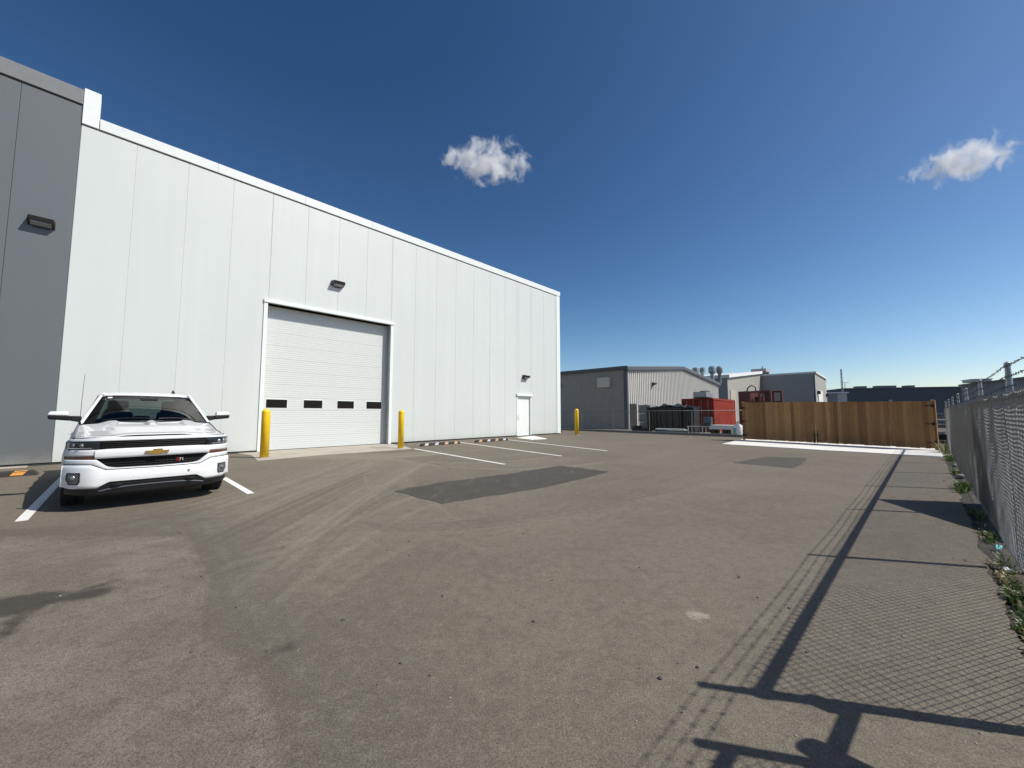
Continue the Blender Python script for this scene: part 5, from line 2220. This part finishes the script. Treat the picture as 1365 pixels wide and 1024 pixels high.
t = thing('steel_table', 'low steel table with pale legs standing behind the rear fence', 'table', far(936, 26.8), k_ang)
MB().box(-.95, .95, -.35, .35, .52, .57).build('tabletop', M['galv'], t, bevel=.005)
for x in (-.85, .1, .85):
    for y in (-.28, .28):
        MB().box(x - .03, x + .03, y - .03, y + .03, 0, .519).build('leg', M['trim_white'], t)
t = thing('equipment_box', 'dark grey box with a sloped back standing on the steel table', 'box', far(943, 26.9, .575), k_ang)
mb = MB()
mb.hexa([(-.27, -.2, 0), (.27, -.2, 0), (.27, .2, 0), (-.27, .2, 0)], [(-.25, .0, .62), (.25, .0, .62), (.25, .2, .62), (-.25, .2, .62)])
mb.build('casing', M['metal_roof'], t, bevel=.02)
MB().box(-.2, .2, -.235, -.195, .06, .2).build('front_panel', M['black_plastic'], t)
t = thing('sheet_stack', 'stack of white sheets on dark blocks beside the wooden gate', 'sheet stack', far(970, 25.2), k_ang)
for i in range(5):
    mb = MB().box(-1.0 + .03 * i, .75 - .02 * i, -.5, .5, .42 + .055 * i, .468 + .055 * i)
    mb.build('sheet', M['white_sheet'], t)
mb = MB()
for x in (-.8, -.1, .55):
    mb.box(x - .12, x + .12, -.45, .45, .0, .415)
mb.build('support_block', M['black_matte'], t)
t = thing('cement_bag', 'white and teal bag slumped beside the wooden gate post', 'bag', far(982.5, 24.4), k_ang)
mb = MB()
mb.grid(lambda a, b: (math.cos(a * 2 * PI) * .26 * (1 - .35 * b ** 3), math.sin(a * 2 * PI) * .2 * (1 - .35 * b ** 3), .15 + .62 * b + .05 * mnoise.noise(Vector((a * 5, b * 3, 0)))), 18, 8)
mb.build('sack', M['white_sheet'], t, smooth=True)
mb = MB()
mb.grid(lambda a, b: (math.cos(-2.6 + a * .9) * .272, math.sin(-2.6 + a * .9) * .212, .22 + .3 * b), 6, 3)
mb.build('label_print', M['teal'], t)
MB().box(-.32, .32, -.25, .25, 0, .14).build('pallet', M['wood_old'], t)
t = thing('tyre_pile', 'black heap of tyres before the dark doorway', 'tyres', far(848, 31.6), .3)
for i, (x, y, z, r_) in enumerate(((0, 0, .16, .38), (.1, .05, .36, .36), (.62, -.1, .15, .34))):
    MB().lathe([(r_ * .55, -.09), (r_ * .95, -.10), (r_, -.04), (r_, .04), (r_ * .95, .10), (r_ * .55, .09)], 20, (x, y, z)).build('tyre', M['rubber'], t, angle=40)
t = thing('pipe_bundle', 'grey pipes and scrap lying at the foot of the wide black bin', 'pipes', far(893, 27.6), k_ang)
for i in range(7):
    y, z = random.uniform(-.2, .2), .10 + .09 * (i % 3)
    MB().tube((-1.0 + random.uniform(-.1, .1), y, z + .05), (.9 + random.uniform(-.2, .4), y + random.uniform(-.15, .15), z + random.uniform(0, .12)), .045, 8).build('pipe', random.choice((M['galv'], M['metal_roof'], M['trim_white'])), t)

# things beyond the gate, seen in the gap beside the fence
t = thing('lumber_stack', 'stack of old lumber seen through the gap beside the wooden gate', 'lumber', far(1258, 24), math.radians(-25))
z = .55
for i in range(7):
    mb = MB().box(-1.6 + random.uniform(-.2, .2), 1.6 + random.uniform(-.2, .2), random.uniform(-.35, -.25), random.uniform(.25, .4), z, z + .10)
    mb.build('plank', random.choice((M['wood_old'], M['concrete_block'], M['wood_old'])), t)
    z += .17 if i % 2 else .105
mb = MB()
for x in (-1.1, 1.1):
    mb.box(x - .1, x + .1, -.3, .3, 0, .545)
mb.box(-1.2, 1.2, -.15, -.05, .2, .3)
mb.build('trestle', M['metal_dark'], t)
t = thing('engine_block', 'dark scrap engine lying beyond the gate by the fence', 'scrap', far(1256.5, 20.5), .4)
mb = MB().box(-.35, .35, -.25, .25, .02, .36)
mb.build('block', M['black_matte'], t, bevel=.04)
mb = MB()
for x in (-.22, 0, .22):
    mb.tube((x, -.1, .35), (x, -.1, .50), .07, 8)
mb.tube((.3, .1, .3), (.55, .1, .42), .06, 8)
mb.build('cylinder_head', M['galv'], t)
mb = MB()
for i in range(60):
    c = far(1257, 18.0) + Vector((random.gauss(0, .30), random.gauss(0, .8), 0))
    stone(mb, c + Vector((0, 0, random.uniform(0, .14))), random.uniform(.05, .15), .7)
tag(mb.build('rubble', M['soil']), 'dark rubble heaped between the wooden gate and the fence', None, None, 'stuff')
# tall unkempt weeds in that gap
weed('dry brush in the gap between gate post and fence', 0, 0, 110, .55, .6, .22, loc=fw(13.9, .10))

# yard beyond the right fence
for i, (px, Yd, w, h, m_, lb) in enumerate(((1300, 30, 2.4, 1.5, M['metal_dark'], 'dark skip seen through the fence left of the tall barbed post'), (1335, 22, 2.2, 1.2, M['concrete_block'], 'grey block pile seen through the fence mesh'), (1352, 30, 3.2, 1.9, M['metal_dark'], 'dark trailer body seen through the mesh at the right edge'))):
    p = far(px, Yd)
    t = thing(('skip', 'block_pile', 'trailer')[i], lb, ('skip', 'blocks', 'trailer')[i], p, math.radians(-40))
    mb = MB()
    mb.hexa([(-w * .42, -.7, .15), (w * .42, -.7, .15), (w * .42, .7, .15), (-w * .42, .7, .15)], [(-w / 2, -.8, h), (w / 2, -.8, h), (w / 2, .8, h), (-w / 2, .8, h)])
    mb.build('body', m_, t, bevel=.03)
    mb = MB()
    for x in (-.3, 0, .3):
        mb.box(x * w - .06, x * w + .06, -.84, -.70, .15, h * .95)
    mb.build('rib', M['metal_roof'], t)
    mb = MB()
    for x in (-w * .3, w * .3):
        mb.box(x - .15, x + .15, -.6, .6, 0, .149)
    mb.build('foot', M['black_matte'], t)


# ----------------------------------------------------------------- clouds
def cloud(label, px, py, hw, hh, roll, seed, dens):
    k = NT('cloud vapour')
    k.t.nodes.remove(k.b)
    co = k.coord()
    vl = k.n('ShaderNodeVectorMath', operation='LENGTH')
    k.t.links.new(co, vl.inputs[0])
    off = k.n('ShaderNodeVectorMath', operation='ADD')
    off.inputs[1].default_value = (seed, seed * 1.7, 0)
    k.t.links.new(co, off.inputs[0])
    mp = k.n('ShaderNodeMapping')
    mp.inputs['Scale'].default_value = (hw / hh, 1, 1)
    k.t.links.new(off.outputs[0], mp.inputs[0])
    nz = k.noise(1.9, 9, .66, vec=mp.outputs[0], dist=.5)
    d = k.math('SUBTRACT', k.math('MULTIPLY', nz, 3.4), k.math('ADD', k.math('MULTIPLY', k.math('POWER', vl.outputs['Value'], 2.0), 1.1), 1.32))
    dn = k.math('MULTIPLY', k.rng(d, 0, .7), dens)
    pv = k.n('ShaderNodeVolumePrincipled')
    pv.inputs['Color'].default_value = (1, 1, 1, 1)
    pv.inputs['Anisotropy'].default_value = 0.0
    k.t.links.new(dn, pv.inputs['Density'])
    k.t.links.new(pv.outputs[0], k.out.inputs['Volume'])
    DIST = 700.0
    r = ray(px, py).normalized()
    p = Vector((0, 0, CAM_H)) + r * DIST
    mb = MB()
    n = 24
    prof = [(max(.001, math.sin(PI * i / 12)), -math.cos(PI * i / 12)) for i in range(13)]
    mb.lathe(prof, n)
    o = mb.build('cloud', k.m, smooth=True)
    o.location = p
    fx = math.hypot(1, (px - 682.5) / F_PX)
    o.scale = (hw / F_PX * DIST * 1.0 / fx ** .5, hh / F_PX * DIST * 1.3, hh / F_PX * DIST)
    o.rotation_euler = (0, roll, -math.atan2(r.x, r.y))
    tag(o, label, 'cloud', 'small fair weather clouds')
    return o


cloud('small ragged white cloud high above the warehouse corner', 648, 216, 78, 31, 0, 27.4, .10)
cloud('wispy white cloud high over the fence at the right', 1284, 213, 57, 23, math.radians(9), 14.9, .10)
